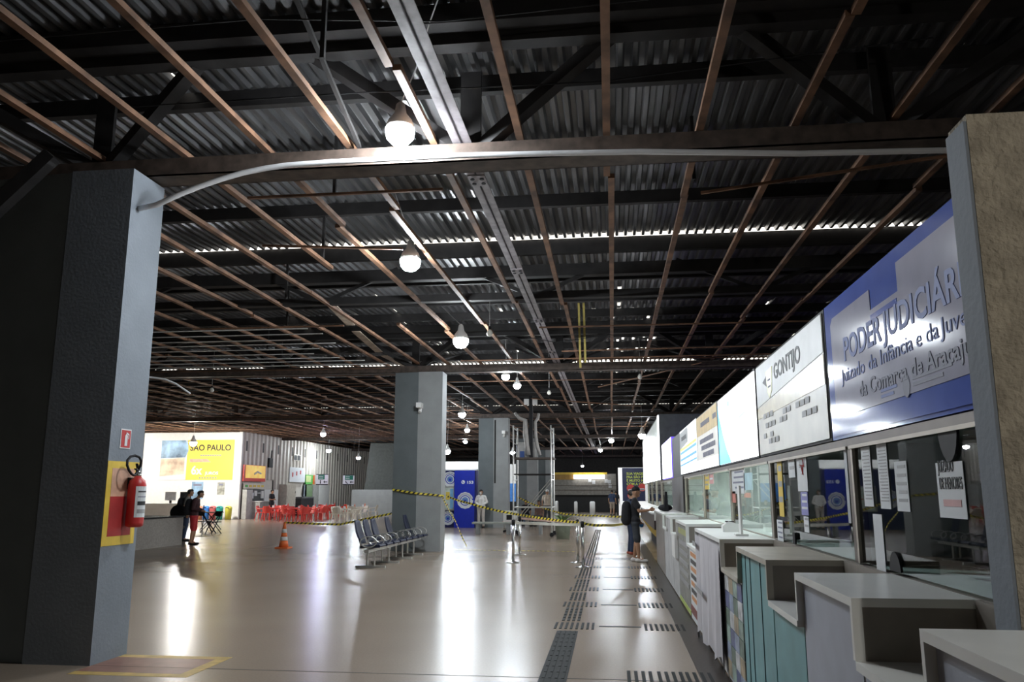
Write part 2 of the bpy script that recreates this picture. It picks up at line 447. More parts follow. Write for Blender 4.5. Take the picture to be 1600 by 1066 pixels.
# sloped grey pier with a low wall before it
pr = thing('concrete_pier', (-16.5, 60, 0), 'dark grey sloped concrete pier rising behind a low grey wall', 'pier')
MB().prism([(-2.1, 0), (3.2, 0), (3.2, 5.2), (-1.55, 5.2)], 0, 1.2, 'Y').build('shaft', mat('dark pier paint', (0.085, 0.09, 0.085), 0.8), pr)
pl = tag(box('low_wall', conc_m, -18.6, -12.5, 57.6, 57.9, 0, 1.75), 'low grey concrete wall before the sloped pier', 'wall')

# ---- columns
def column(y, x1=-4.74, top=5.0, label='', wl=-1.42):
    c = thing('concrete_column', (x1, y, 0), label, 'column')
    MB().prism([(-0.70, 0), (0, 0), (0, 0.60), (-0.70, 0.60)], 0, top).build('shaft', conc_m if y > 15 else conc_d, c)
    MB().prism([(wl, 0.14), (-0.70, 0.03), (-0.70, 0.60), (wl, 0.60)], 0, top).build('wing', conc_x, c)  # wing is darker than the shaft beside it
    return c
col1 = column(7.6, -4.96, wl=-1.75, label='blue grey concrete column carrying the red fire extinguisher')
col2 = column(22.6, label='grey concrete column right behind the row of blue seats')
col3 = column(37.6, label='grey concrete column beside the man in white')
col4 = column(52.6, label='grey concrete column behind the scaffold tower')
col5 = column(67.6, label='dark grey column at the left end of the grey shopfront')
for c, z in ((col2, 3.95), (col3, 4.25)):
    q = thing('security_camera', (c.location.x - (0.62 if c is col2 else 0.2), c.location.y - 0.002, z), 'small white security camera on the column ' + ('behind the blue seats' if c is col2 else 'beside the man in white'), 'camera')
    box('body', white_p, -0.07, 0.07, -0.30, 0, 0, 0.14, q); MB().tube([(0, 0.0, 0.05), (0, -0.12, -0.12)], 0.05).build('mount', white_p, q)
cd = tag(MB().tube([(-5.36, 37.565, 2.0), (-5.36, 37.565, 4.9)], 0.03).build('cable_conduit', steel_d), 'thin dark conduit running down the column by the man in white', 'conduit')

# painted extinguisher panel on the near column (part of the column)
pn = MB(); xx = 0.003
box('painted_panel', yellow, 0, 0.004, 0.00, 0.55, 1.10, 1.93, col1)
box('painted_panel', mat('red painted panel', (0.40, 0.03, 0.03), 0.6, var=0.15), 0.004, 0.006, 0.08, 0.47, 1.19, 1.58, col1)
box('painted_panel', mat('faded pink print', (0.62, 0.36, 0.25), 0.6, var=0.3), 0.004, 0.006, 0.08, 0.47, 1.58, 1.86, col1)

# right hand pillar: grey edged, rough rendered
rp = thing('end_pillar', (1.3, 2.95, 0), 'rough beige rendered pillar with a blue grey painted edge beside the counters', 'pillar')
box('rendered_face', plaster, 0.012, 1.6, 0.0, 0.16, 0, 2.985, rp)
box('painted_edge', conc_d, 0.0, 0.012, 0.002, 0.16, 0, 2.96, rp)

# ---- ceiling: sheets, purlins, trusses, battens
ceil = thing('ceiling', (0, 0, 5), kind='structure')
def up(o):   # children of the ceiling are built in world heights
    o.location.z -= 5.0
    return o
BAY = 15.0; Y0 = -0.3
ZS, ZE, RIB = 6.16, 6.30, 0.062
def sheet_mesh(hole):
    n = 6; p = 0.16; pts = []
    for k in range(n): pts += [(k*p, 0), (k*p + 0.05, 0), (k*p + 0.075, RIB), (k*p + 0.135, RIB)]
    pts += [(n*p, 0.0), (n*p + 0.05, -0.002), (n*p + 0.075, RIB - 0.006)]; m = len(pts); rows = 45
    v = []; f = []
    for j in range(rows + 1):
        t = j / rows; y = t * 14.96; z = ZS + (ZE - ZS) * t
        v += [(x, y, z + h) for x, h in pts]
    for j in range(rows):
        for i in range(m - 1):
            dens = hole * (0.25 + 1.6 * (j / rows) ** 2)
            if i % 4 == 2 and random.random() < dens: continue
            f.append((j*m + i, j*m + i + 1, (j+1)*m + i + 1, (j+1)*m + i))
    return MB().add(v, f).mesh('roof_sheet', sheet_m)
SH = [sheet_mesh(0.0), sheet_mesh(0.004), sheet_mesh(0.025), sheet_mesh(0.20)]
for bay in range(-1, 6):
    for k in range(42):
        x = -31.2 + k * 0.96
        if bay < 1: q = SH[random.choice((0, 0, 0, 1))]
        else:
            q = SH[random.choice((1, 2, 2, 0))]
            if -1.1 < x < 1.2 and bay in (1, 2, 3): q = SH[3]
            elif bay > 0 and random.random() < 0.08: q = SH[3]
        o = link('roof_sheet', q, ceil); o.location = (x, Y0 + bay * BAY, random.uniform(-0.004, 0.012) - 5)
PUR = [1.6, 3.6, 5.4, 7.1, 8.4, 10.3, 12.3]
for bay in range(-1, 6):
    yb = bay * BAY
    for p in PUR:
        z1 = ZS + (ZE - ZS) * (p + 0.3) / BAY - 0.004
        t = 0.32 if p == 7.1 else 0.10
        up(box('purlin', steel_d, -31, 8.9, yb + p - t/2, yb + p + t/2, z1 - 0.20, z1, ceil))
    up(box('purlin', steel_d, -31, 8.9, yb + 14.70, yb + 14.80, 6.02, 6.312, ceil))
    up(box('purlin', steel_d, -31, 8.9, yb + 15.15, yb + 15.35, 5.72, 5.95, ceil))
# trusses across the hall on the column rows
def angle_x(y, z, name='chord', m=None, x0=-36, x1=9, par=None, hh=0.12):
    b = MB().box(x0, x1, y - 0.06, y + 0.06, z, z + 0.012).box(x0, x1, y - 0.06, y - 0.048, z, z + hh)
    return b.build(name, m or steel_d, par)
for bay in range(6):
    yb = 8.04 + bay * BAY
    tr = link('truss', None, ceil); tr.location = (0, yb, 0)
    ch = MB().box(-31, 8.9, -0.16, -0.145, 0.02, 0.22).box(-31, 8.9, -0.16, 0.16, 0.02, 0.035).box(-31, 8.9, 0.145, 0.16, 0.02, 0.22)
    ch.build('bottom_chord', mat('brown black steel', (0.085, 0.062, 0.05), 0.6, metal=0.2, var=0.5), tr)
    MB().box(-31, 8.9, -0.9, -0.72, 0.92, 1.12).build('top_chord', steel_d, tr)
    for k in range(-8, 2):
        xn = -1.42 + 4.22 * k
        for s in (-1, 1):
            MB().bar((xn + 0.1*s, -0.02, 0.2), (xn + 1.5*s, -0.75, 1.0), 0.13, 0.13).build('diagonal', steel_d, tr)
            MB().bar((xn + 0.1*s, 0.02, 0.2), (xn + 1.5*s, 1.9, 1.05), 0.05, 0.05).build('brace', steel_d, tr)
        MB().bar((xn, 0, 0.2), (xn, 0, 1.1), 0.22, 0.05).build('post', steel_d, tr)
# secondary trusses half way
for bay in range(6):
    yb = 15.25 + bay * BAY
    tr = link('truss', None, ceil); tr.location = (0, yb, 0)
    MB().box(-31, 8.9, -0.08, 0.08, 0.28, 0.42).build('bottom_chord', steel_d, tr)
    for k in range(-8, 2):
        xn = -1.42 + 4.22 * k
        for s in (-1, 1): MB().bar((xn + 0.1*s, 0, 0.38), (xn + 1.5*s, 0, 0.98), 0.07, 0.07).build('diagonal', steel_d, tr)
# long double beam with bolt holes at its joints
BX = -1.49
db = MB()
for bay in range(0, 40):
    pass
for s in (-1, 1): db.box(BX + s*0.055 - 0.045, BX + s*0.055 + 0.045, -4, 80, 0.235, 0.245).box(BX + s*0.012 - 0.004, BX + s*0.012 + 0.004, -4, 80, 0.235, 0.33)
db.build('double_beam', beam_g, ceil)
for yj in (5.05, 8.95, 13.0, 17.0, 21.0):
    MB().box(BX - 0.10, BX + 0.10, yj - 0.16, yj + 0.16, 0.222, 0.234).build('splice_plate', beam_g, ceil)
    for sx in (-0.055, 0.055):
        for sy in (-0.07, 0.07): MB().lathe([(0.026, 0), (0.026, 0.012)], 8, (BX + sx, yj + sy, 0.208)).build('bolt', black, ceil)
# rust brown battens running down the hall, in lengths, each a little off line
for k in range(-33, 9):
    x = 0.05 + 0.935 * k
    y = -4.0 + random.uniform(0, 2); first = True
    while y < 82:
        L = random.choice((6, 7.5, 9, 12)) if y < 55 else 30
        if random.random() < 0.055 and y > 9: y += L * 0.5; continue
        dx0, dx1 = random.uniform(-0.04, 0.04), random.uniform(-0.04, 0.04)
        dz0, dz1 = random.uniform(-0.03, 0.03), random.uniform(-0.03, 0.03)
        MB().bar((x + dx0, y, 0.28 + dz0), (x + dx1, min(y + L, 84), 0.28 + dz1), 0.075, 0.055).build('batten', rust, ceil)
        y += L
# thin galvanised rods across the battens, over the left half
y = 16.8; i = 0
while y < 56:
    xa = -30; xb = -6.2 - random.uniform(0, 1.5)
    if i > 10 : xa = -33; xb = random.choice((-6, -6, -14, 2))
    MB().bar((xa, y, 0.16 + random.uniform(-0.02, 0.02)), (xb, y + random.uniform(-0.1, 0.1), 0.16), 0.022, 0.02).build('cross_rod', galv if i < 9 else rust, ceil)
    y += 0.66 if i < 10 else 0.85; i += 1
for (xa, ya, xb, yb2, z) in ((-4.3, 8.9, -1.9, 8.9, 0.12), (-5, 10.9, -3.0, 11.3, 0.16), (1.1, 9.2, 4.2, 8.2, 0.05), (-9, 16.4, -5.6, 16.4, 0.1),
                             (-1.5, 17.2, 6, 17.2, 0.12), (-1.2, 20.3, 6, 20.0, 0.12), (-1, 21.6, 6, 21.9, 0.12), (-4, 21.4, 6, 21.2, 0.1), (-2.9, 29.8, 1.2, 33, 0.0), (-0.4, 27.5, 2.5, 22.5, 0.1)):
    MB().bar((xa, ya, z), (xb, yb2, z), 0.035, 0.03).build('cross_rod', rust, ceil)
for (x, ya, yb2, za, zb) in ((-2.6, 5.5, 7.9, 0.95, 0.25), (-3.4, 9.4, 9.4, 0.3, 1.1), (-2.4, 6.2, 6.2, 0.3, 1.1), (-4.6, 12.3, 12.3, 0.3, 1.1), (-7.2, 17.2, 17.2, 0.3, 1.15), (1.05, 9.4, 9.4, 0.3, 1.1), (-6.2, 14.7, 14.7, 0.3, 1.0), (-9, 20.3, 20.3, 0.3, 1.1)):
    MB().bar((x, ya, za), (x, yb2, zb), 0.04, 0.04).build('hanger', steel_d, ceil)
# pale boards left of a torn out duct, and a black brace before the near column
for (a0, b0, a1, b1) in ((508, 466, 548, 508), (556, 518, 592, 550), (600, 556, 652, 582)):
    p0 = px(a0, b0, Z=5.42) - Vector((0, 0, 5)); p1 = px(a1, b1, Z=5.42) - Vector((0, 0, 5))
    MB().bar(p0, p1, 0.20, 0.02).build('duct_board', mat('pale dusty board', (0.45, 0.36, 0.28), 0.7, var=0.3), ceil)
MB().bar(px(82, 243, Y=7.42) - Vector((0, 0, 5)), px(-60, 375, Y=7.3) - Vector((0, 0, 5)), 0.14, 0.14).build('diagonal', steel_d, ceil)
# loose wires strung under the sheets
for (pts) in (((-6, 6.3, 0.75), (-3, 6.2, 0.72), (-1.4, 6.4, 0.7), (0.6, 6.4, 0.78), (3.5, 6.0, 0.8)), ((-5, 7.4, 0.6), (-2.5, 7.3, 0.55), (0, 7.5, 0.62), (3, 7.2, 0.7)), ((-2.0, 18.3, 0.15), (-1.2, 18.4, 0.0), (0, 18.2, 0.12), (1.0, 18.0, -0.05), (2, 18.3, 0.1))):
    MB().tube(pts, 0.008, 5).build('wire', black, ceil)

# ================================================================== LAMPS
bulb_m = mat('lit led bulb', (1, 1, 1), 0.4, emit=330.0, ecol=(0.86, 0.94, 1.0), var=0)
bulb_n = mat('lit strong led bulb', (1, 1, 1), 0.4, emit=430.0, ecol=(0.88, 0.95, 1.0), var=0)
bulb_v = mat('lit violet white bulb', (1, 1, 1), 0.4, emit=200.0, ecol=(0.62, 0.60, 1.0), var=0)
bulb_w = mat('lit wide flood bulb', (1, 1, 1), 0.4, emit=950.0, ecol=(1.0, 0.97, 0.90), var=0)
def lamp(x, y, z, label, m=bulb_m, r=0.10, cord_to=None, group=None):
    t = thing('hanging_lamp', (x, y, z), label, 'lamp', group)
    MB().lathe([(0.001, -r*1.05), (r*0.55, -r*0.9), (r*0.9, -r*0.5), (r, 0), (r*0.97, r*0.12)], 14).build('bulb', m, t, True)
    MB().lathe([(r*1.02, r*0.10), (r*0.8, r*0.75), (r*0.42, r*1.25), (r*0.30, r*1.9), (r*0.12, r*2.1)], 14).build('housing', white_p, t, True)
    c = Vector(cord_to) if cord_to else Vector((x, y, z))
    c.z = ZS + (ZE - ZS) * (((c.y - Y0) / BAY) % 1.0) + 0.03
    c = c - Vector((x, y, z))
    s = Vector((0, 0, r*2))
    MB().tube([s, s.lerp(c, 0.35) + Vector((0.02, 0, -0.03)), s.lerp(c, 0.7), c], 0.007, 5).build('cord', cord_m, t)
    return t
def at_lamp(X, Y, z): p = px(X, Y, Z=z); return p.x, p.y, p.z
lamp(*at_lamp(625, 205, 5.2), 'large bright hanging bulb just over the white pipe', bulb_n, r=0.15, cord_to=tuple(px(690, 20, Z=6.0)))
lamp(*at_lamp(641, 408, 5.1), 'bright hanging bulb beyond the white pipe, next to a gap row in the roof', bulb_n, r=0.16, cord_to=tuple(px(615, 320, Z=6.05)))
lamp(*at_lamp(720, 532, 5.0), 'bright hanging bulb over the row of blue seats', bulb_n, r=0.18, cord_to=tuple(px(680, 480, Z=6.05)))
lamp(*at_lamp(790, 588, 4.95), 'bright bulb hanging above the waiting queue posts, one of a close pair', r=0.12, group='pair of bulbs above the queue posts')
lamp(*at_lamp(808, 602, 4.95), 'bright bulb hanging above the waiting queue posts, one of a close pair', r=0.12, group='pair of bulbs above the queue posts')
lamp(*at_lamp(722, 647, 4.9), 'bright bulb hanging high over the blue police booth', r=0.16)
lamp(*at_lamp(730, 672, 4.9), 'bright bulb hanging behind the police booth', r=0.14, group='bulbs far behind the police booth')
lamp(*at_lamp(727, 690, 4.9), 'bright bulb hanging behind the police booth', r=0.14, group='bulbs far behind the police booth')
lamp(*at_lamp(699, 705, 3.58), 'low bulb shining on the white wall behind the police booth', r=0.16)
lamp(*at_lamp(801, 707, 4.3), 'low bulb shining between two grey columns on the blue kiosk', r=0.16)
lamp(*at_lamp(505, 678, 4.9), 'violet tinted bulb hanging before the snack bar', bulb_v, r=0.16)
lamp(*at_lamp(955, 688, 4.9), 'bright bulb over the far aisle in line with the ticket counters', r=0.17, group='bulbs over the far aisle')
lamp(*at_lamp(938, 703, 4.9), 'bright bulb over the far aisle in line with the ticket counters', r=0.17, group='bulbs over the far aisle')
lamp(*at_lamp(1003, 680, 4.6), 'very bright bulb in front of the tallest white lit sign', r=0.20)
lamp(*at_lamp(560, 715, 3.95), 'cold bulb beside the sloped concrete pier', r=0.15)
lamp(*at_lamp(910, 728, 4.0), 'small violet bulb above the grey shopfront', bulb_v, r=0.12)
lamp(*at_lamp(302, 692, 4.28), 'flood bulb glaring in front of the yellow travel poster', bulb_w, r=0.19)
lamp(-29.6, 43.5, 4.4, 'flood bulb over the left end of the white wall', bulb_w, r=0.16)
lamp(-20.6, 58.0, 4.6, 'bulb close to the cream corrugated wall past the snack bar', bulb_m, r=0.17)
lamp(-9.7, 40.0, 4.6, 'unseen bulb added behind the column of the blue seats', bulb_m, r=0.16)  # put in out of view to brighten the snack bar wall
lamp(3.0, -0.4, 3.6, 'unseen bulb added to light the face of the end pillar', bulb_w, r=0.07)  # fill bulb put in out of view, lights the pillar front

# dead bulbs and a yellow strap hanging from the frame
dead = mat('dull white glass', (0.75, 0.72, 0.65), 0.3, var=0.05)
for i, (a, b, z, lab) in enumerate(((765, 521, 5.0, 'unlit white bulb hanging over the row of blue seats'), (1000, 589, 4.9, 'unlit white bulb hanging near the ticket signs'), (331, 610, 4.9, 'unlit white bulb hanging over the low concrete counter'), (858, 614, 4.9, 'unlit white bulb hanging over the queue posts'))):
    p = px(a, b, Z=z); t = thing('dead_bulb', p, lab, 'bulb')
    MB().lathe([(0.01, -0.07), (0.05, -0.055), (0.07, 0), (0.05, 0.05), (0.03, 0.08)], 12).build('glass', dead, t, True)
    MB().lathe([(0.03, 0.08), (0.03, 0.15), (0.01, 0.16)], 10).build('socket', black, t)
    MB().tube([(0, 0, 0.15), (0, 0, 6.25 - p.z)], 0.006, 5).build('cord', cord_m, t)
p = px(905, 530, Z=5.25)
t = thing('yellow_strap', (p.x, p.y, 0), 'frayed yellow strap hanging from the roof frame', 'strap')
for k in range(2): MB().bar((0.12*k, 0, 6.15), (0.12*k + 0.02, 0, 4.55 + 0.12*k), 0.05, 0.012, up=(0, 1, 0)).build('strand', mat('faded yellow webbing', (0.45, 0.36, 0.10), 0.8, var=0.2), t)

# white pipe slung between the near column and the pillar
cpts = [(-4.955, 7.74, 4.60)] + [tuple(px(a, b, Y=7.70)) for a, b in ((245,320),(280,304),(310,292),(345,280),(380,270),(415,263),(450,258),(520,253),(600,249),(720,243),(850,240),(1000,237),(1250,240),(1475,235))] + [(4.4, 7.7, 4.80)]
tag(MB().tube(cpts, 0.030, 8).build('conduit_pipe', pipe_w, None, True), 'long white plastic pipe sagging across the hall under the truss', 'pipe')
tag(MB().tube([(-6.45, 8.3, 3.95)] + [tuple(px(a, b, Y=12)) for a, b in ((225,588),(258,593),(275,600),(297,615))], 0.016, 6).build('conduit_pipe', pipe_w), 'short bent white pipe end poking out behind the near column', 'pipe')

# ================================================================== TICKET BOOTHS
GX, SX, CF = 1.47, 1.44, 0.95       # glass plane, sign plane, counter front
dim_in = mat('dim booth wall', (0.20, 0.19, 0.17), 0.8)  # dimness of the unlit booths is put into this darker wall colour
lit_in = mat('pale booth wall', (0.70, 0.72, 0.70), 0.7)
tube_m = mat('lit booth tube', (1, 1, 1), 0.5, emit=40.0, ecol=(0.95, 1.0, 0.98), var=0)
BOOTHS = [(2.95, 5.30, False, 'booth under the blue court sign'), (5.30, 7.92, False, 'booth under the worn yellow bus company sign'),
          (7.92, 10.55, True, 'booth under the blank white lit sign'), (10.55, 13.65, True, 'booth under the grey and yellow lettered sign'),
          (13.65, 17.0, True, 'booth with a green hanging, under the striped lit sign'), (17.0, 20.2, False, 'booth behind a dark panel, next to the green hanging'),
          (20.2, 25.0, True, 'booth under the small white lit sign')]
for i, (ya, yb, lit, lab) in enumerate(BOOTHS):
    b = thing('ticket_booth', (GX, ya, 0), 'glazed ticket ' + lab, 'ticket booth')
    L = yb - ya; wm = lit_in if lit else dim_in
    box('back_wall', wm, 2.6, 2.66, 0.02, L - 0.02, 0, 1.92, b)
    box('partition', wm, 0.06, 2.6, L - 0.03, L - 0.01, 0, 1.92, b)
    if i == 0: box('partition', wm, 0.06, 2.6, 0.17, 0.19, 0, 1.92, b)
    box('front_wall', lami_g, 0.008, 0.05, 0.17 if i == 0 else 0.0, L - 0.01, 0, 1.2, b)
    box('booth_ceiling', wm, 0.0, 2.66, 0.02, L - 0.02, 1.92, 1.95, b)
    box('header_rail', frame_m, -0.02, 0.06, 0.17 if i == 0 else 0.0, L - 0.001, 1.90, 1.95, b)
    box('header_trim', frame_l, -0.028, -0.02, 0.17 if i == 0 else 0.0, L - 0.06, 1.885, 1.905, b)
    box('window_post', frame_m, -0.018, 0.06, L - 0.06, L - 0.001, 1.21, 1.90, b)
    box('window_post', frame_l, -0.018, 0.0, L - 0.095, L - 0.06, 1.21, 1.90, b)
    box('glass_pane', M_GLASS, 0.0, 0.006, 0.0 if i else 0.17, L - 0.095, 1.215, 1.89, b)
    box('inner_desk', lami, 0.05, 0.6, 0.2, L - 0.1, 1.165, 1.2, b)
    if lit:
        n = 2 if L > 3 else 1
        for k in range(n):
            yc = L * (k + 1) / (n + 1)
            box('light_tube', tube_m, 1.0, 1.08, yc - 0.55, yc + 0.55, 1.86, 1.91, b)
# things seen through the panes
gh = thing('curtain', (GX + 0.35, 14.0, 1.2), 'bright green hanging banner behind the pane of its booth', 'banner')
MB().add([(0.02*math.sin(k), k*0.2, 0) for k in range(10)] + [(0.02*math.sin(k), k*0.2*0.8 + 0.25, 0.72) for k in range(10)],
         [(k, k+1, 11+k, 10+k) for k in range(9)]).build('cloth', mat('vivid green cloth', (0.16, 0.5, 0.06), 0.7, var=0.3), gh)
dp = tag(box('dark_panel', mat('brown grey panel', (0.11, 0.10, 0.095), 0.4, var=0.2), GX - 0.05, GX - 0.02, 17.05, 20.1, 1.2, 1.93), 'dark brown panel standing in the booth window past the green hanging', 'panel')

# ---- signboards over the booths
def board(ya, yb, z0, z1, label, face, x=SX, depth=0.14, fr=black):
    s = thing('signboard', (x, ya, z0), label, 'sign')
    box('frame', fr, 0.0, depth, 0.0, yb - ya, 0.0, z1 - z0, s)
    box('face', face, -0.008, 0.0, 0.03, yb - ya - 0.03, 0.02, z1 - z0 - 0.02, s)
    return s
ST = 2.84; SB = 1.955
# 1 court sign
s1 = thing('signboard', (SX, 2.95, SB), 'large blue and pale court sign reading poder judiciario', 'sign')
box('frame', blue_s, 0.0, 0.14, 0.17, 2.61, 0.0, ST - SB, s1)
box('face', blue_s, -0.008, 0.0, 0.18, 2.58, 0.02, ST - SB - 0.02, s1)
# pale field with a stepped top edge
L1 = 5.56 - 2.95
def Y1(a, b): p = px(a, b, X=SX); return p.y - 2.95, p.z - SB
fld = [(0.18, 0.14), (L1 - 0.22, 0.13), (L1 - 0.17, 0.16), (L1 - 0.17, 0.73), (L1 - 0.22, 0.77), (1.62, 0.77), (1.62, 0.655), (1.18, 0.655), (1.18, 0.80), (0.18, 0.80)]
MB().prism(fld, -0.012, -0.008, 'X').build('pale_field', pale_s, s1)
box('blue_line', blue_s, -0.014, -0.012, 1.2, 1.62, 0.595, 0.625, s1)
words('PODER JUDICIÁRIO', 0.20, ink_b, s1, (-0.013, 2.18, 0.46), '-X', 1.95, 0.004)
words('Juizado da Infância e da Juventude', 0.115, ink_b, s1, (-0.013, 2.25, 0.335), '-X', 2.2)
words('da Comarca de Aracaju', 0.12, ink_g, s1, (-0.013, 1.92, 0.21), '-X', 1.5, 0.002)
MB().prism([(1.17 + 0.05*math.cos(a*PI/4), 0.18 - 0.06*abs(math.sin(a*PI/4)) * (1 if a > 4 else -1)) for a in range(8)], -0.014, -0.012, 'X').build('crest', ink_g, s1)
for (ya_, yb_, z_, m_) in ((0.62, 1.08, 0.195, ink_g), (0.72, 1.08, 0.165, ink_g), (1.3, 1.55, 0.19, ink_b), (1.35, 1.55, 0.16, ink_b)):
    box('text_line', m_, -0.014, -0.012, ya_, yb_, z_, z_ + 0.016, s1)
# 2 bus company sign
faded = mat('stained cream vinyl', (0.38, 0.345, 0.265), 0.3, var=0.2, scale=2.2, bump=0.06, bscale=3)
s2 = board(5.58, 8.22, SB, ST, 'stained cream sign with a dark company name and shield', faded)
L2 = 8.22 - 5.58
MB().prism([(0.04, 0.60), (L2 - 0.04, 0.47), (L2 - 0.04, 0.86), (0.04, 0.86)], -0.011, -0.008, 'X').build('pale_field', mat('grey white vinyl', (0.40, 0.40, 0.40), 0.35, var=0.08), s2)
MB().prism([(0.04, 0.38), (L2 - 0.04, 0.36), (L2 - 0.04, 0.46), (0.04, 0.585)], -0.011, -0.008, 'X').build('yellow_band', mat('faded yellow vinyl', (0.46, 0.36, 0.18), 0.25, var=0.15), s2)
text('lettering', 'GONTIJO', 0.19, ink_k, s2, (-0.012, 1.72, 0.64), '-X', width=1.02, bold=0.003)
MB().prism([(2.10, 0.76), (1.78, 0.77), (1.84, 0.56), (1.95, 0.50), (2.04, 0.56)], -0.014, -0.011, 'X').build('shield', mat('olive yellow print', (0.50, 0.48, 0.16), 0.3), s2)
MB().prism([(2.26, 0.68), (2.06, 0.72), (2.07, 0.62)], -0.014, -0.011, 'X').build('shield_wing', ink_k, s2)
for z in (0.66, 0.60): box('shield_bar', ink_k, -0.016, -0.014, 1.88, 2.0, z, z + 0.015, s2)
for k, (a, b, z) in enumerate(((1.7, 2.5, 0.34), (0.5, 1.5, 0.31), (1.3, 2.45, 0.25), (1.9, 2.4, 0.16), (1.5, 2.4, 0.10), (0.3, 0.9, 0.22))):
    n_ = int((b - a) / 0.16)
    for q in range(n_):
        if (q * 5 + k) % 4: box('text_block', ink_l, -0.0125, -0.011, a + q*0.16, a + q*0.16 + 0.13, z, z + 0.045, s2)
# 3 blank lit sign
lit_w = mat('backlit white acrylic', (1, 1, 1), 0.25, emit=2.2, ecol=(0.97, 0.99, 1.0), var=0)
s3 = board(8.30, 11.22, SB, ST, 'blank white lit sign with a cyan curve at one edge', lit_w)
L3 = 11.22 - 8.30
cyan_e = mat('backlit cyan print', (0.05, 0.5, 0.9), 0.3, emit=1.3, ecol=(0.08, 0.55, 0.95), var=0)
MB().prism([(L3 - 0.03, 0.02), (L3 - 1.1, 0.02), (L3 - 0.75, 0.18), (L3 - 0.4, 0.42), (L3 - 0.12, 0.66), (L3 - 0.03, 0.80)], -0.011, -0.008, 'X').build('cyan_curve', cyan_e, s3)
MB().prism([(0.12, 0.55), (0.12, 0.56), (1.1, 0.50), (1.1, 0.485)], -0.011, -0.008, 'X').build('cyan_line', cyan_e, s3)
box('cyan_mark', cyan_e, -0.011, -0.008, 1.85, 1.93, 0.70, 0.76, s3)
# 4 grey and ochre lettered sign
s4 = board(11.30, 14.05, SB, ST + 0.01, 'ochre and grey lettered sign, dim lit at its foot', mat('grey lit vinyl', (0.50, 0.50, 0.48), 0.4, emit=0.30, ecol=(1.0, 0.96, 0.88), var=0.1))
L4 = 2.75
box('ochre_band', mat('ochre vinyl', (0.60, 0.42, 0.12), 0.4, emit=0.1, ecol=(1, .7, .25)), -0.011, -0.008, 0.03, L4 - 0.03, 0.56, 0.87, s4)
box('white_band', mat('lit white vinyl', (0.9, 0.9, 0.9), 0.4, emit=0.9, ecol=(1, 1, 1), var=0), -0.011, -0.008, 0.03, L4 - 0.03, 0.02, 0.17, s4)
for z, a, b in ((0.68, 0.9, 2.3), (0.68, 0.1, 0.6), (0.42, 0.5, 2.4), (0.31, 0.3, 2.3), (0.20, 0.5, 2.0)):
    for q in range(int((b - a) / 0.2)): box('text_block', ink_g, -0.014, -0.011, a + q*0.2, a + q*0.2 + 0.16, z, z + 0.07, s4)
# 5 striped lit sign
s5 = board(14.12, 17.55, SB, ST + 0.03, 'white lit sign with blue and yellow stripes', mat('lit pale vinyl', (0.85, 0.85, 0.85), 0.4, emit=1.0, ecol=(0.95, 0.97, 1), var=0))
for z, c, h in ((0.50, mat('lit yellow stripe', (0.8, 0.7, 0.1), 0.4, emit=0.5), 0.05), (0.43, mat('lit blue stripe', (0.1, 0.4, 0.75), 0.4, emit=0.5), 0.05), (0.30, MATS['lit blue stripe'], 0.045), (0.20, MATS['lit blue stripe'], 0.03)):
    MB().prism([(0.05, z + 0.02), (3.3, z - 0.02), (3.3, z + h - 0.02), (0.05, z + h + 0.02)], -0.012, -0.008, 'X').build('stripe', c, s5)
MB().prism([(1.6, 0.6), (3.38, 0.52), (3.38, 0.86), (1.6, 0.88)], -0.011, -0.008, 'X').build('grey_patch', mat('dull grey vinyl', (0.42, 0.44, 0.44), 0.4, emit=0.1), s5)
for q in range(4): box('text_block', ink_k, -0.014, -0.011, 1.9 + q*0.28, 2.1 + q*0.28, 0.68, 0.76, s5)
# dark recessed panel, then two white signs
dpn = tag(box('recessed_panel', mat('slate grey panel', (0.10, 0.105, 0.105), 0.5), SX + 0.02, SX + 0.12, 17.6, 20.15, SB, ST + 0.03), 'plain slate grey panel between two white lit signs', 'panel')
s6 = board(20.2, 23.9, SB, ST + 0.10, 'smaller plain white lit sign beside the slate panel', mat('lit cool white acrylic', (1, 1, 1), 0.4, emit=2.6, ecol=(0.96, 0.96, 1), var=0), fr=mat('violet led edge', (0.1, 0.05, 0.5), 0.4, emit=0.8, ecol=(0.2, 0.12, 1.0)))
# tall kiosk front
s7 = thing('kiosk_tower', (SX, 25.0, SB), 'tall white lit sign box with dark grey end, taller than all the other signs', 'sign')
box('body', mat('dark grey panel', (0.12, 0.13, 0.13), 0.5), 0.0, 2.0, 0.0, 13.2, 0, 1.98, s7)
box('face', MATS['lit cool white acrylic'], -0.02, 0, 0.1, 13.0, 0.02, 1.2, s7)
box('face', mat('half lit acrylic', (0.6, 0.66, 0.63), 0.3, emit=0.35), -0.02, 0, 0.5, 13.0, 1.22, 1.9, s7)
box('edge_light', MATS['lit cool white acrylic'], -0.03, 0.02, 0.02, 0.45, 0.02, 1.95, s7)
s7b = thing('ticket_booth', (GX, 25.0, 0), 'white glazed booth under the tallest lit sign', 'ticket booth')
box('back_wall', lit_in, 1.8, 1.86, 0, 13, 0, SB, s7b); box('glass_pane', M_GLASS, 0, 0.006, 0.1, 12.8, 1.15, SB - 0.02, s7b); box('window_post', frame_l, -0.03, 0.05, 0, 0.1, 1.15, SB, s7b)
for k in range(3): box('window_post', frame_l, -0.03, 0.05, 3 + 3.2*k, 3.1 + 3.2*k, 1.15, SB, s7b)
box('light_tube', tube_m, 0.9, 0.98, 2, 4, SB - 0.1, SB - 0.04, s7b); box('light_tube', tube_m, 0.9, 0.98, 7, 9, SB - 0.1, SB - 0.04, s7b)

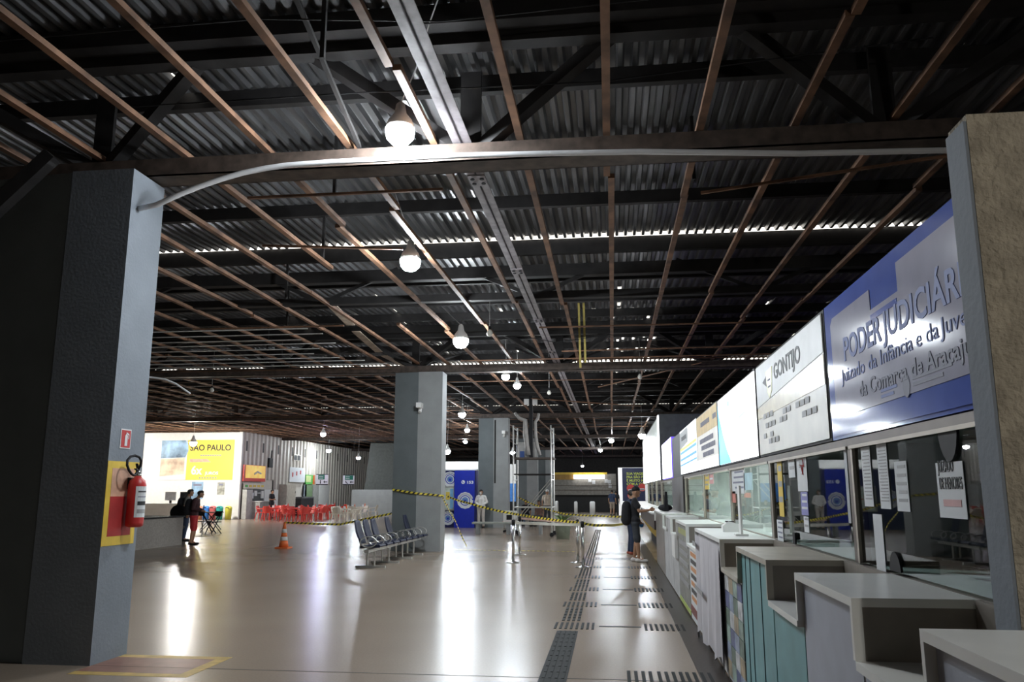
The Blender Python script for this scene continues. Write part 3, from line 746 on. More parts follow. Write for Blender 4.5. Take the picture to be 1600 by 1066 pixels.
# ---- counters: high block, then a low shelf notch, alternating
HZ, LZ = 1.205, 0.962
def counter(ya, yb, panel, label, notch_to=None, npanel=None, zt=HZ, top=lami, back=1.445):
    """high block from ya to yb; low shelf from yb to notch_to (further from the camera)"""
    c = thing('counter_unit', (CF, ya, 0), label, 'counter')
    L = yb - ya
    box('front_panel', panel, 0.035, 0.06, 0.03, L - 0.02, 0.03, zt - 0.035, c)
    box('side_panel', lami_g, 0.04, back - CF, 0.0, 0.03, 0, zt - 0.035, c)
    box('end_trim', top, 0.0, 0.04, 0.0, 0.028, LZ, zt - 0.035, c)
    box('side_panel', lami_g, 0.04, back - CF, L - 0.03, L, 0, zt - 0.035, c)
    box('end_trim', top, 0.0, 0.04, L - 0.028, L, LZ, zt - 0.035, c)
    box('countertop', top, -0.0, back - CF, 0.0, L, zt - 0.035, zt, c)
    if notch_to:
        N = notch_to - yb
        box('low_shelf', top, 0.0, back - CF, L, L + N, LZ - 0.035, LZ, c)
        box('shelf_back', lami_g, 0.47, 0.494, L + 0.01, L + N - 0.01, LZ, zt - 0.0, c)
        box('front_panel', npanel or panel, 0.035, 0.06, L, L + N, 0.03, LZ - 0.035, c)
    box('plinth', strip_d, 0.08, 0.10, 0, L + ((notch_to - yb) if notch_to else 0), 0, 0.06, c)
    return c
c1 = counter(1.95, 2.82, bluegrey, 'white topped blue grey counter block against the end pillar', 3.57)
c2 = counter(3.57, 4.63, bluegrey, 'white topped blue grey counter block under the blue court sign', 5.45, teal)
c3 = counter(5.45, 6.73, teal, 'teal fronted counter block with a worn top', 7.72, photo_m, top=mat('worn beige laminate', (0.47, 0.43, 0.36), 0.4, var=0.12))
for k in (2, 4, 5): box('panel_joint', mat('dark joint', (0.03, 0.07, 0.08), 0.6), 0.030, 0.036, k*0.21, k*0.21 + 0.008, 0.05, 1.15, c3)
c4 = counter(7.72, 10.0, mat('white front sheet', (0.62, 0.60, 0.60), 0.5, var=0.05), 'white counter block draped with a pale banner', 11.2, paper, top=white_p)
c5 = counter(11.2, 13.0, mat('grey olive print', (0.24, 0.235, 0.21), 0.5, var=0.25), 'counter block with a grey lettered front', 14.2, mat('pale grey front', (0.5, 0.5, 0.5), 0.5), top=white_p)
c6 = counter(14.2, 15.4, mat('light grey front', (0.55, 0.55, 0.55), 0.5), 'narrow white counter block before the steel one', 16.4, None, top=white_p)
c7 = counter(16.4, 19.6, mat('stainless front', (0.42, 0.40, 0.37), 0.3, metal=0.7, var=0.2), 'brushed steel fronted counter block', top=lami)
# far counter: black upper, yellow sloping foot
c8 = thing('counter_unit', (CF, 19.65, 0), 'black counter with a yellow sloping foot beside the man in the cap', 'counter')
box('countertop', white_p, -0.05, 0.49, 0, 9.5, 1.10, 1.14, c8); box('front_panel', mat('dark maroon panel', (0.05, 0.03, 0.03), 0.4), 0.0, 0.05, 0, 9.5, 0.75, 1.10, c8)
MB().prism([(0.02, 0.75), (0.10, 0.75), (0.40, 0.28), (0.32, 0.28)], 0.0, 9.5, 'Y').build('sloping_foot', yellow, c8)
box('base', black, 0.35, 0.48, 0, 9.5, 0, 0.28, c8)
# photographs and prints on the fronts
def fpan(par, m, ya, yb, z0, z1, name='print'):
    o = box(name, m, 0.028, 0.035, ya, yb, z0, z1, par); return o
pcs = [mat('print %d' % k, c, 0.5, var=0.5, scale=9) for k, c in enumerate(((0.25,0.30,0.42),(0.12,0.18,0.14),(0.55,0.56,0.58),(0.35,0.28,0.18),(0.30,0.40,0.35),(0.10,0.12,0.25)))]
L3b = 6.73 - 5.45
for r_ in range(6):
    for k in range(4):
        fpan(c3, pcs[(r_*3 + k*5 + r_//2) % 6], L3b + 0.01 + k*0.245, L3b + 0.245 + k*0.245, 0.06 + r_*0.143, 0.195 + r_*0.143)
# pale banner with torn corners on the white block
bn = thing('banner', (CF - 0.012, 7.75, 0), 'pale banner with torn lower corners hung on the white counter', 'banner')
bv = [(0.01*math.sin(k*1.7), k*0.11, 1.14) for k in range(21)] + [(0.025*math.sin(k*1.3), k*0.11, 0.10 + 0.05*math.sin(k*0.9) - (0.08 if k in (0, 1, 19, 20) else 0)) for k in range(21)]
MB().add(bv, [(k, k+1, 22+k, 21+k) for k in range(20)]).build('sheet', mat('pale lilac banner', (0.60, 0.58, 0.62), 0.6, var=0.08, scale=3), bn)
for a, b, z, m_ in ((1.75, 2.1, 1.02, ink_l), (1.2, 2.0, 0.55, ink_l)): box('print', m_, -0.035, -0.03, a, b, z, z + 0.05, bn)
# orange price poster on the notch front and grey lettering beyond
for k in range(7): fpan(c4, ink_k if k % 2 else mat('orange ink', (0.65, 0.28, 0.10), 0.5), 2.3 + (0.1 if k % 2 else 0.2), 3.3, 0.82 - k*0.09, 0.87 - k*0.09)
fpan(c4, mat('maroon ink', (0.2, 0.03, 0.02), 0.5), 2.3, 3.45, 0.10, 0.20)
box('orange_flame', MATS['orange ink'], 0.026, 0.034, 2.05, 2.2, 0.35, 0.9, c4)
for k in range(5): fpan(c5, ink_l, 0.2, 1.6, 0.35 + k*0.13, 0.41 + k*0.13)
fpan(c5, mat('lime strip', (0.45, 0.55, 0.12), 0.5), 0.05, 1.75, 0.04, 0.10)
fpan(c5, mat('olive strip', (0.35, 0.36, 0.12), 0.5), 0.1, 1.7, 1.02, 1.1)
box('white_leaf', white_p, -0.02, 0.03, 1.85, 2.5, 0.62, 0.98, c5)

# papers and stickers on the panes
def sheetp(x0, y0, x1, y1, m, label, lines=0, name='notice', dx=0.003, ink=ink_l, grp=None):
    a = px(x0, y0, X=GX - dx); b = px(x1, y1, X=GX - dx)
    t = thing(name, (GX - dx, b.y, b.z), label, 'notice', grp)
    box('sheet', m, -0.002, 0.0, 0.0, a.y - b.y, 0.0, a.z - b.z, t)
    H = a.z - b.z; W = a.y - b.y
    for k in range(lines):
        z = H * (0.92 - 0.84 * k / max(1, lines))
        box('text_line', ink, -0.0035, -0.002, W*0.1, W*(0.75 + 0.15*((k*7) % 3)/2), z - H*0.5/lines*0.6, z, t)
    return t
sheetp(1345, 700, 1366, 792, paper, 'narrow white notice nearest the window post under the court sign', 14)
sheetp(1369, 692, 1393, 796, paper, 'tall white notice full of small lines between two other notices', 18)
sheetp(1397, 722, 1423, 800, paper, 'white notice with two dark headings on the court booth pane', 5)
sheetp(1364, 803, 1386, 905, paper, 'long white strip taped low on the court booth pane', 0)
jm = sheetp(1462, 724, 1513, 812, paper, 'white notice reading juizado de menores on the court booth pane', 0)
W = 0
a = px(1462, 724, X=GX - 0.003); b_ = px(1513, 812, X=GX - 0.003); Wj = a.y - b_.y
text('lettering', 'JUIZADO\nDE MENORES', 0.075, ink_k, jm, (-0.003, Wj - 0.03, 0.20), '-X', width=Wj * 0.85)
box('text_line', mat('faint red ink', (0.6, 0.35, 0.35), 0.6), -0.004, -0.002, Wj*0.15, Wj*0.8, 0.05, 0.08, jm)
sheetp(1214, 722, 1226, 808, paper_y, 'tall yellow and orange poster strip by the post of the dim booth', 3)
sheetp(1231, 712, 1243, 746, paper, 'small white slip at the top of the dim booth pane', 2)
rm = sheetp(1244, 710, 1263, 768, paper, 'white notice with a red route map on the dim booth pane', 1)
for k, (yy, zz) in enumerate(((0.10, 0.24), (0.17, 0.20), (0.12, 0.13), (0.08, 0.19))): MB().lathe([(0.016, 0), (0.016, 0.003)], 10).build('map_dot', red, rm).location = (-0.005, yy, zz)
MB().tube([(-0.004, 0.10, 0.24), (-0.004, 0.08, 0.19), (-0.004, 0.17, 0.20), (-0.004, 0.12, 0.13), (-0.004, 0.11, 0.20)], 0.006, 5).build('map_route', red, rm)
sheetp(1251, 769, 1264, 806, mat('blue white slip', (0.25, 0.25, 0.55), 0.6), 'blue and white striped slip under the red route map', 3, ink=paper)
sheetp(1256, 807, 1265, 833, paper, 'small white slip low on the dim booth pane', 2)
sheetp(1214, 812, 1225, 850, paper, 'white list in the corner of the dim booth pane', 4, ink=ink_g)
sheetp(1318, 700, 1331, 818, mat('grey blue decal', (0.42, 0.45, 0.48), 0.5), 'pale grey vertical decal beside the post of the court booth', 0)
sheetp(1143, 735, 1165, 772, paper, 'white poster with big grey letters in the lit booth', 4, ink=ink_g)
sheetp(1142, 768, 1150, 786, mat('red sticker', (0.6, 0.2, 0.15), 0.6), 'small red sticker in the lit booth under the white poster', 0)
sheetp(1162, 740, 1176, 766, mat('pale blue print', (0.45, 0.65, 0.72), 0.6), 'pale blue print beside the white poster in the lit booth', 0)
sheetp(1163, 770, 1173, 778, mat('salmon oval sticker', (0.7, 0.38, 0.28), 0.6), 'salmon sticker under the pale blue print', 0)
sheetp(1101, 741, 1108, 765, paper_y, 'yellow strip poster on the pane past the lit booth', 3)
sheetp(1108, 738, 1115, 756, mat('pink print', (0.65, 0.3, 0.3), 0.6), 'pink and white print beside the yellow strip', 2, ink=paper)
# black speaking ovals in the panes
def oval(x, y, ry, rz, label, half=None):
    p = px(x, y, X=GX - 0.005)
    if half == 'bot': p.z = 1.218
    n = 20; pts = []
    for k in range(n):
        t = 2*PI*k/n; z = rz*math.sin(t)
        if half == 'top': z = min(z, 0.0)
        if half == 'bot': z = max(z, 0.0)
        pts.append((ry*math.cos(t), z))
    o = MB().prism(pts, -0.008, 0.004, 'X').build('speaking_hole', black); o.location = p
    tag(o, label, 'window flap')
oval(1481, 664, 0.105, 0.16, 'black half oval flap at the top of the court booth pane', 'top')
oval(1403, 912, 0.085, 0.10, 'black half oval pay hole at the foot of the court booth pane', 'bot')
tag(box('pay_hole', black, GX - 0.02, GX - 0.008, 6.95, 7.03, 1.21, 1.30), 'small black pay hole at the foot of the dim booth pane', 'window flap')
# small things on the counters
pr_ = thing('receipt_printer', (1.25, 9.15, HZ), 'small white receipt printer on the white counter', 'printer')
MB().prism([(-0.09, 0), (0.09, 0), (0.09, 0.08), (-0.03, 0.11), (-0.09, 0.06)], -0.07, 0.07, 'Y').build('case', white_p, pr_); box('paper_slot', black, -0.05, 0.03, -0.06, 0.06, 0.10, 0.112, pr_)
st = thing('card_stand', (1.22, 8.3, HZ), 'slim white leaflet stand on the white counter', 'stand')
box('leaflet', white_p, 0, 0.02, -0.06, 0.06, 0.02, 0.48, st); box('foot', white_p, -0.05, 0.07, -0.06, 0.06, 0, 0.02, st)
bag = thing('handbag', (1.15, 18.6, HZ), 'black soft bag lying on the steel counter', 'bag')
MB().ell((0, 0, 0.07), (0.16, 0.28, 0.075)).build('body', cl_black, bag, True); MB().prism([(-0.05, 0), (0.05, 0), (0.03, 0.42), (-0.01, 0.42)], -0.32, -0.2, 'Y').build('flap', cl_black, bag)

# ================================================================== PEOPLE
def blob(name, caps, m, parent, voxel=0.011, ells=()):
    """union of tapered limbs grown into one continuous smooth surface"""
    b = MB()
    for c in caps: b.cap(*c)
    for e in ells: b.ell(*e, 16, 10)
    me = b.mesh('tmp'); o = bpy.data.objects.new('tmp', me); COL.objects.link(o)
    md = o.modifiers.new('r', 'REMESH'); md.mode = 'VOXEL'; md.voxel_size = voxel
    s = o.modifiers.new('s', 'SMOOTH'); s.factor = 0.5; s.iterations = 3
    dg = bpy.context.evaluated_depsgraph_get()
    nm = bpy.data.meshes.new_from_object(o.evaluated_get(dg))
    bpy.data.objects.remove(o); bpy.data.meshes.remove(me)
    nm.name = name; nm.materials.clear(); nm.materials.append(m)
    for p in nm.polygons: p.use_smooth = True
    return link(name, nm, parent)

def hand(wr, d, side, curl=0.5):
    """palm, four unequal bent fingers and a thumb off the palm's side"""
    wr = Vector(wr); d = Vector(d).normalized()
    ref = Vector((0, 1, 0)) if abs(d.y) < 0.8 else Vector((0, 0, 1))
    s = (ref - d * ref.dot(d)).normalized()           # across the knuckles
    n = d.cross(s) * side                              # towards the palm
    caps = [(wr, wr + d*0.045, 0.026, 0.030)]
    for k, L in enumerate((0.066, 0.075, 0.070, 0.055)):
        off = s * (0.033 - 0.022*k)
        a = wr + d*0.055 + off*0.9; b = a + d*L*0.55 + n*L*0.2*curl; c = b + d*L*0.35 + n*L*0.6*curl
        caps += [(wr + d*0.03 + off*0.6, a, 0.015, 0.0105), (a, b, 0.0105, 0.0095), (b, c, 0.0095, 0.008)]
    a = wr + d*0.02 + s*0.025; b = a + d*0.03 + s*0.028 + n*0.012; c = b + d*0.032 + n*0.012
    caps += [(a, b, 0.014, 0.012), (b, c, 0.012, 0.009)]
    return caps

def person(loc, face, label, h=1.70, arms=None, legs=None, skin=skin_a, top=cl_black, bottom=cl_navy, shoe=black, long_pants=True, sleeve=0.5,
           hair=True, lean=0.0, head_turn=0.0, head_down=0.0, voxel=0.011, seated=False, extra=None):
    """local frame: x right, y forward, z up"""
    t = thing('person', loc, label, 'person', rz=face)
    k = h / 1.72
    V = lambda x, y, z: Vector((x*k, y*k, z*k))
    dz = -0.42 if seated else 0.0
    hip = [V(s*0.095, 0, 0.90 + dz) for s in (-1, 1)]
    if legs: kn = [V(*legs[i][0]) for i in (0, 1)]; an = [V(*legs[i][1]) for i in (0, 1)]
    elif seated: kn = [V(s*0.11, 0.44, 0.50) for s in (-1, 1)]; an = [V(s*0.11, 0.46, 0.09) for s in (-1, 1)]
    else: kn = [V(s*0.105, 0.02, 0.49) for s in (-1, 1)]; an = [V(s*0.11, -0.03, 0.085) for s in (-1, 1)]
    toe = [a + V(0, 0.16, -0.05) for a in an]; heel = [a + V(0, -0.045, -0.045) for a in an]
    ln = lambda z: lean * (z - 0.9)
    sh = [V(s*0.175, ln(1.40), 1.405 + dz) for s in (-1, 1)]
    arms = arms or [((-0.25, -0.02, 1.13), (-0.25, 0.06, 0.88)), ((0.25, -0.02, 1.13), (0.25, 0.06, 0.88))]
    el = [V(*a[0]) + V(0, 0, dz) for a in arms]; wr = [V(*a[1]) + V(0, 0, dz) for a in arms]
    neck0 = V(0, ln(1.45), 1.43 + dz); neck1 = V(0, ln(1.55) + 0.015 + head_down*0.05, 1.53 + dz)
    hc = neck1 + V(0, 0.02 + head_down*0.03, 0.085 - head_down*0.015)
    caps = []
    for i in (0, 1):
        caps += [(hip[i], kn[i], 0.082*k, 0.056*k), (kn[i], kn[i].lerp(an[i], 0.3), 0.054*k, 0.056*k), (kn[i].lerp(an[i], 0.3), an[i], 0.054*k, 0.036*k), (an[i], toe[i], 0.036*k, 0.028*k), (heel[i], toe[i], 0.036*k, 0.03*k)]
        caps += [(sh[i], el[i], 0.050*k, 0.038*k), (el[i], wr[i], 0.038*k, 0.026*k)]
        caps += hand(wr[i], wr[i] - el[i], 1 if i else -1)
    pel = V(0, 0, 0.93 + dz); wst = V(0, ln(1.1), 1.10 + dz); che = V(0, ln(1.28) + 0.005, 1.28 + dz)
    tors = [(hip[0], hip[1], 0.10*k, 0.10*k), (pel + V(-0.05, 0, 0), wst + V(-0.05, 0, 0), 0.098*k, 0.092*k), (pel + V(0.05, 0, 0), wst + V(0.05, 0, 0), 0.098*k, 0.092*k),
            (wst + V(-0.05, 0, 0), che + V(-0.075, 0, 0), 0.092*k, 0.10*k), (wst + V(0.05, 0, 0), che + V(0.075, 0, 0), 0.092*k, 0.10*k), (che + V(-0.06, 0, 0), neck0 + V(-0.07, 0, -0.04), 0.10*k, 0.07*k), (che + V(0.06, 0, 0), neck0 + V(0.07, 0, -0.04), 0.10*k, 0.07*k),
            (sh[0], neck0, 0.055*k, 0.055*k), (sh[1], neck0, 0.055*k, 0.055*k)]
    ht = Matrix.Rotation(head_turn, 3, 'Z')
    H = lambda x, y, z: hc + ht @ V(x, y, z)
    caps += tors + [(neck0, neck1, 0.056*k, 0.052*k), (H(0, 0.03, -0.06), H(0, 0.055, -0.085), 0.045*k, 0.035*k),
                    (H(0, 0.088, 0.012), H(0, 0.108, -0.02), 0.010*k, 0.014*k), (H(-0.078, 0, 0.01), H(-0.082, -0.01, -0.03), 0.012*k, 0.010*k), (H(0.078, 0, 0.01), H(0.082, -0.01, -0.03), 0.012*k, 0.010*k)]
    body = blob('body', caps, skin, t, voxel, [(hc, (0.076*k, 0.094*k, 0.115*k))])
    for s in (-1, 1):
        e = MB().ell((0, 0, 0), (0.013, 0.006, 0.007), 8, 6).build('eye', ink_k, t); e.location = H(s*0.033, 0.086, 0.005); e.rotation_euler.z = head_turn
    mo = MB().ell((0, 0, 0), (0.022, 0.006, 0.005), 8, 6).build('mouth', mat('lip', (0.25, 0.08, 0.06), 0.6), t); mo.location = H(0, 0.093, -0.055); mo.rotation_euler.z = head_turn
    g = 0.016
    gr = lambda c: (c[0], c[1], c[2] + g, c[3] + g)
    scaps = [gr(c) for c in tors[1:]] + [(hip[0] + V(0, 0, 0.06), hip[1] + V(0, 0, 0.06), 0.117*k, 0.117*k)]
    for i in (0, 1):
        if sleeve <= 1: e1 = sh[i].lerp(el[i], sleeve*1.3 if sleeve < 0.7 else 1.0); scaps.append((sh[i], e1, 0.068*k, 0.062*k))
        if sleeve > 0.9: scaps += [(sh[i], el[i], 0.066*k, 0.055*k), (el[i], el[i].lerp(wr[i], 0.92), 0.055*k, 0.042*k)]
    blob('shirt', scaps, top, t, 0.014)
    pc = [gr(tors[0])]
    for i in (0, 1):
        pc.append((hip[i], kn[i], 0.098*k, 0.074*k))
        if long_pants: pc.append((kn[i], an[i] + V(0, 0, 0.02), 0.074*k, 0.058*k))
        else: pc.append((kn[i].lerp(hip[i], 0.25), kn[i].lerp(hip[i], 0.1), 0.088*k, 0.086*k))
    blob('trousers' if long_pants else 'shorts', pc, bottom, t, 0.014)
    for i in (0, 1):
        blob('shoe', [(heel[i] + V(0, 0, 0.005), toe[i] + V(0, 0.02, 0.004), 0.044*k, 0.038*k), (an[i] + V(0, -0.01, -0.02), an[i] + V(0, 0.04, -0.03), 0.046*k, 0.042*k)], shoe, t, 0.014)
    if hair:
        blob('hair', [(H(0, -0.035, 0.035), H(0, 0.03, 0.062), 0.082*k, 0.066*k), (H(-0.05, -0.03, 0.0), H(0.05, -0.03, 0.0), 0.055*k, 0.055*k)], hair_m, t, 0.012)
    t['k'] = k
    if extra: extra(t, H, V, sh, el, wr, dz)
    return t

def cap_and_bag(t, H, V, sh, el, wr, dz):
    blob('cap', [(H(0, -0.02, 0.055), H(0, 0.02, 0.06), 0.085, 0.08)], black, t, 0.012); 
    MB().prism([(-0.07, 0.06), (0.07, 0.06), (0.06, 0.16), (0, 0.185), (-0.06, 0.16)], 0, 0.012).build('cap_brim', black, t).location = H(0, 0.01, 0.05)
    blob('backpack', [(V(-0.05, -0.20, 1.30), V(-0.05, -0.21, 0.96), 0.11, 0.13), (V(0.07, -0.20, 1.30), V(0.07, -0.21, 0.96), 0.11, 0.13)], cl_black, t, 0.016)
    MB().tube([V(-0.12, -0.12, 1.42), V(-0.12, 0.03, 1.46), V(-0.12, 0.12, 1.3), V(-0.14, 0.05, 1.05)], 0.02, 6).build('strap', cl_black, t)
    MB().ell(wr[0] + V(0, 0.02, -0.07), (0.035, 0.05, 0.05)).build('face_mask', mat('bright blue mask', (0.03, 0.3, 0.8), 0.6), t)
def mask(t, H, V, sh, el, wr, dz):
    blob('face_mask', [(H(0, 0.065, -0.03), H(0, 0.06, -0.075), 0.05, 0.042)], cl_white, t, 0.012)
P180 = PI
p = px(990, 877, Z=0)
person((0.52, 19.9, 0), R(-92), 'man in black cap and dark shorts with backpack leaning to the ticket counter', 1.72, skin=skin_a, top=cl_black, bottom=cl_char, shoe=cl_white, long_pants=False, hair=False,
       arms=[((-0.27, 0.02, 1.13), (-0.24, 0.12, 0.90)), ((0.26, 0.10, 1.17), (0.22, 0.34, 1.20))], legs=[((-0.11, 0.02, 0.49), (-0.13, -0.05, 0.085)), ((0.11, 0.04, 0.49), (0.12, 0.06, 0.085))], extra=cap_and_bag, voxel=0.009)
person((0.47, 22.2, 0), R(-75), 'person in dark trousers and red shoes hidden behind the man in the cap', 1.66, top=cl_navy, bottom=cl_navy, shoe=mat('rust red shoe', (0.35, 0.08, 0.05), 0.6))
person((-5.95, 37.3, 0), R(172), 'man in white shirt and pale trousers with a face mask and clasped hands', 1.70, top=cl_white, bottom=cl_beige, shoe=black, sleeve=1.0,
       arms=[((-0.27, -0.01, 1.16), (-0.07, 0.17, 1.0)), ((0.27, -0.01, 1.16), (0.07, 0.17, 1.0))], extra=mask)
def rucksack(t, H, V, sh, el, wr, dz):
    blob('backpack', [(V(-0.06, -0.17, 1.36), V(-0.06, -0.19, 1.06), 0.10, 0.13), (V(0.06, -0.17, 1.36), V(0.06, -0.19, 1.06), 0.10, 0.13)], cl_black, t, 0.016)
def phone(t, H, V, sh, el, wr, dz):
    rucksack(t, H, V, sh, el, wr, dz)
    box('phone', black, -0.04, 0.04, -0.004, 0.004, 0, 0.14, t).location = (wr[0] + wr[1]) / 2 + V(0, 0.05, 0.02)
pm = px(300, 852, Z=0)
person((pm.x, pm.y, 0), R(-80), 'man in dark hooded top and red shorts looking down beside the low counter', 1.66, skin=skin_a, top=mat('dark maroon fleece', (0.045, 0.015, 0.018), 0.9), bottom=cl_red, shoe=black, long_pants=False, sleeve=1.0, lean=0.08, head_down=1.0,
       hair=True, arms=[((-0.25, 0.02, 1.15), (-0.08, 0.24, 1.08)), ((0.25, 0.02, 1.15), (0.08, 0.24, 1.08))], extra=phone)
pg = px(262, 852, Z=0)
person((pg.x - 0.5, 26.2, 0), R(-70), 'man in grey shirt with shoulder bag standing behind the low counter', 1.70, top=cl_grey, bottom=cl_navy, lean=0.04, head_down=0.6, extra=rucksack)
pk = px(411, 812, Z=0)
person((LW + 1.35, 48.6, 0), R(-100), 'man in black standing with folded arms at the snack bar', 1.72, top=cl_black, bottom=cl_black, arms=[((-0.26, 0.04, 1.14), (0.02, 0.2, 1.17)), ((0.26, 0.04, 1.14), (-0.02, 0.21, 1.13))], voxel=0.014)
px1 = px(822, 812, Z=0)
person((px(822, 800, Y=40).x, 40.0, 0), R(160), 'woman in black top and jeans sitting behind the scaffold tower', 1.62, top=cl_black, bottom=mat('pale denim', (0.22, 0.30, 0.42), 0.9), seated=True, voxel=0.014)
person((px(842, 800, Y=39).x, 39.2, 0), R(150), 'person in dark clothes sitting low beside the scaffold tower', 1.60, top=mat('brown knit', (0.16, 0.09, 0.07), 0.9), bottom=cl_char, seated=True, voxel=0.014, skin=skin_b)
def wcap(t, H, V, sh, el, wr, dz): blob('cap', [(H(0, -0.01, 0.055), H(0, 0.03, 0.06), 0.088, 0.08)], cl_white, t, 0.014)
person((px(855, 800, Y=42).x, 42.0, 0), R(185), 'man in cream shirt and white cap standing by the scaffold tower', 1.70, top=mat('cream cotton', (0.62, 0.52, 0.42), 0.9), bottom=cl_char, hair=False, extra=wcap, voxel=0.014)
person((px(957, 805, Y=57).x, 57.0, 0), R(-20), 'grey haired man in navy shirt and pale shorts by the dark travel billboard', 1.70, top=cl_navy, bottom=mat('khaki cotton', (0.35, 0.28, 0.22), 0.9), long_pants=False, voxel=0.014, skin=skin_a)
person((px(963, 805, Y=57.6).x, 57.9, 0), R(-10), 'person in black beside the grey haired man by the dark billboard', 1.66, top=cl_black, bottom=cl_black, voxel=0.014)
# the seats they use
for i, (xx, yy) in enumerate(((px(822, 800, Y=40).x, 40.0), (px(842, 800, Y=39).x, 39.2))):
    s = thing('waiting_stool', (xx, yy, 0), 'dark seat under the ' + ('woman in jeans' if i == 0 else 'person in brown'), 'stool')
    box('seat', cl_char, -0.22, 0.22, -0.22, 0.2, 0.36, 0.40, s)
    for a in (-0.18, 0.18):
        for b in (-0.18, 0.16): box('leg', steel_d, a - 0.015, a + 0.015, b - 0.015, b + 0.015, 0, 0.36, s)

# ================================================================== FIRE EXTINGUISHER AND ITS SIGN
fe = thing('fire_extinguisher', (-4.96 + 0.10, 7.98, 1.27), 'red fire extinguisher with white label hung on the near column', 'fire extinguisher')
MB().lathe([(0.06, 0), (0.085, 0.015), (0.088, 0.05), (0.088, 0.42), (0.075, 0.47), (0.04, 0.50), (0.03, 0.515)], 20).build('cylinder', red, fe, True)
MB().lathe([(0.03, 0.51), (0.033, 0.53), (0.026, 0.56), (0.02, 0.575)], 12).build('valve', chrome, fe, True)
MB().bar((0, -0.02, 0.575), (0.05, -0.14, 0.585), 0.025, 0.012).bar((0, -0.02, 0.60), (0.05, -0.12, 0.635), 0.025, 0.012).build('handle', black, fe)
hp = [(0.0, -0.03, 0.56)] + [(0.02 + 0.015*math.sin(k), -0.12 + 0.115*math.cos(k*PI/6), 0.62 + 0.10*math.sin(k*PI/6)) for k in range(0, 13)]
MB().tube(hp, 0.013, 7).build('hose', black, fe, True)
lb = []
for k in range(7):
    a = R(-65 + k*18); lb += [(0.0895*math.cos(a), 0.0895*math.sin(a), 0.10), (0.0895*math.cos(a), 0.0895*math.sin(a), 0.41)]
MB().add(lb, [(2*k, 2*k+2, 2*k+3, 2*k+1) for k in range(6)]).build('label', paper, fe)
for z0, z1, m_ in ((0.35, 0.365, ink_k), (0.30, 0.31, ink_g), (0.22, 0.26, ink_k), (0.14, 0.18, ink_l)):
    lb = []
    for k in range(5):
        a = R(-50 + k*17); lb += [(0.0905*math.cos(a), 0.0905*math.sin(a), z0), (0.0905*math.cos(a), 0.0905*math.sin(a), z1)]
    MB().add(lb, [(2*k, 2*k+2, 2*k+3, 2*k+1) for k in range(4)]).build('label_print', m_, fe)
MB().box(-0.10, -0.06, -0.03, 0.03, 0.38, 0.50).box(-0.10, 0.0, -0.02, 0.02, 0.47, 0.49).build('wall_bracket', steel_d, fe)
es = thing('extinguisher_sign', (-4.96, 7.77, 2.06), 'small red and white sign above the fire extinguisher', 'sign')
box('plate', paper, 0, 0.005, 0, 0.18, 0, 0.20, es); box('red_field', red, 0.005, 0.007, 0.012, 0.168, 0.012, 0.188, es)
MB().prism([(0.07, 0.03), (0.115, 0.03), (0.115, 0.13), (0.10, 0.15), (0.085, 0.15), (0.07, 0.13)], 0.007, 0.009, 'X').build('pictogram', paper, es)
MB().prism([(0.115, 0.16), (0.14, 0.15), (0.14, 0.10), (0.128, 0.10), (0.128, 0.14), (0.09, 0.155), (0.09, 0.17)], 0.007, 0.009, 'X').build('pictogram', paper, es)

# ================================================================== POLICE BOOTH
pb = thing('police_booth', (-6.25, 37.4, 0), 'royal blue guard booth with round white emblems and the number 153', 'booth')
box('front_wall', blue_p, -0.97, 0, 0, 0.06, 0, 2.58, pb); box('side_wall', blue_p, -0.06, 0, 0.06, 3.0, 0, 2.58, pb)
box('front_wall', blue_d, -3.5, -0.97, 0.25, 0.31, 0, 2.58, pb); box('roof', white_p, -3.5, 0.0, 0.31, 3.0, 2.58, 2.64, pb)
box('corner_trim', mat('black edge', (0.01, 0.01, 0.012), 0.5), -0.02, 0.01, -0.01, 0.0, 0, 2.58, pb)
wd = box('window', alu, -2.2, -0.99, 0.20, 0.25, 0.76, 1.86, pb)
box('poster', mat('pale window poster', (0.55, 0.62, 0.55), 0.5, var=0.2), -2.1, -1.04, 0.185, 0.20, 0.82, 1.80, wd)
box('poster_print', paper_y, -1.4, -1.22, 0.18, 0.185, 1.25, 1.6, wd); box('poster_print', mat('poster blue', (0.2, 0.45, 0.7), 0.5), -1.2, -1.05, 0.18, 0.185, 0.85, 1.75, wd)
for k in range(4): box('poster_print', red, -1.75 + 0.12*k, -1.66 + 0.12*k, 0.18, 0.185, 1.4 - 0.13*k, 1.45 - 0.13*k, wd)
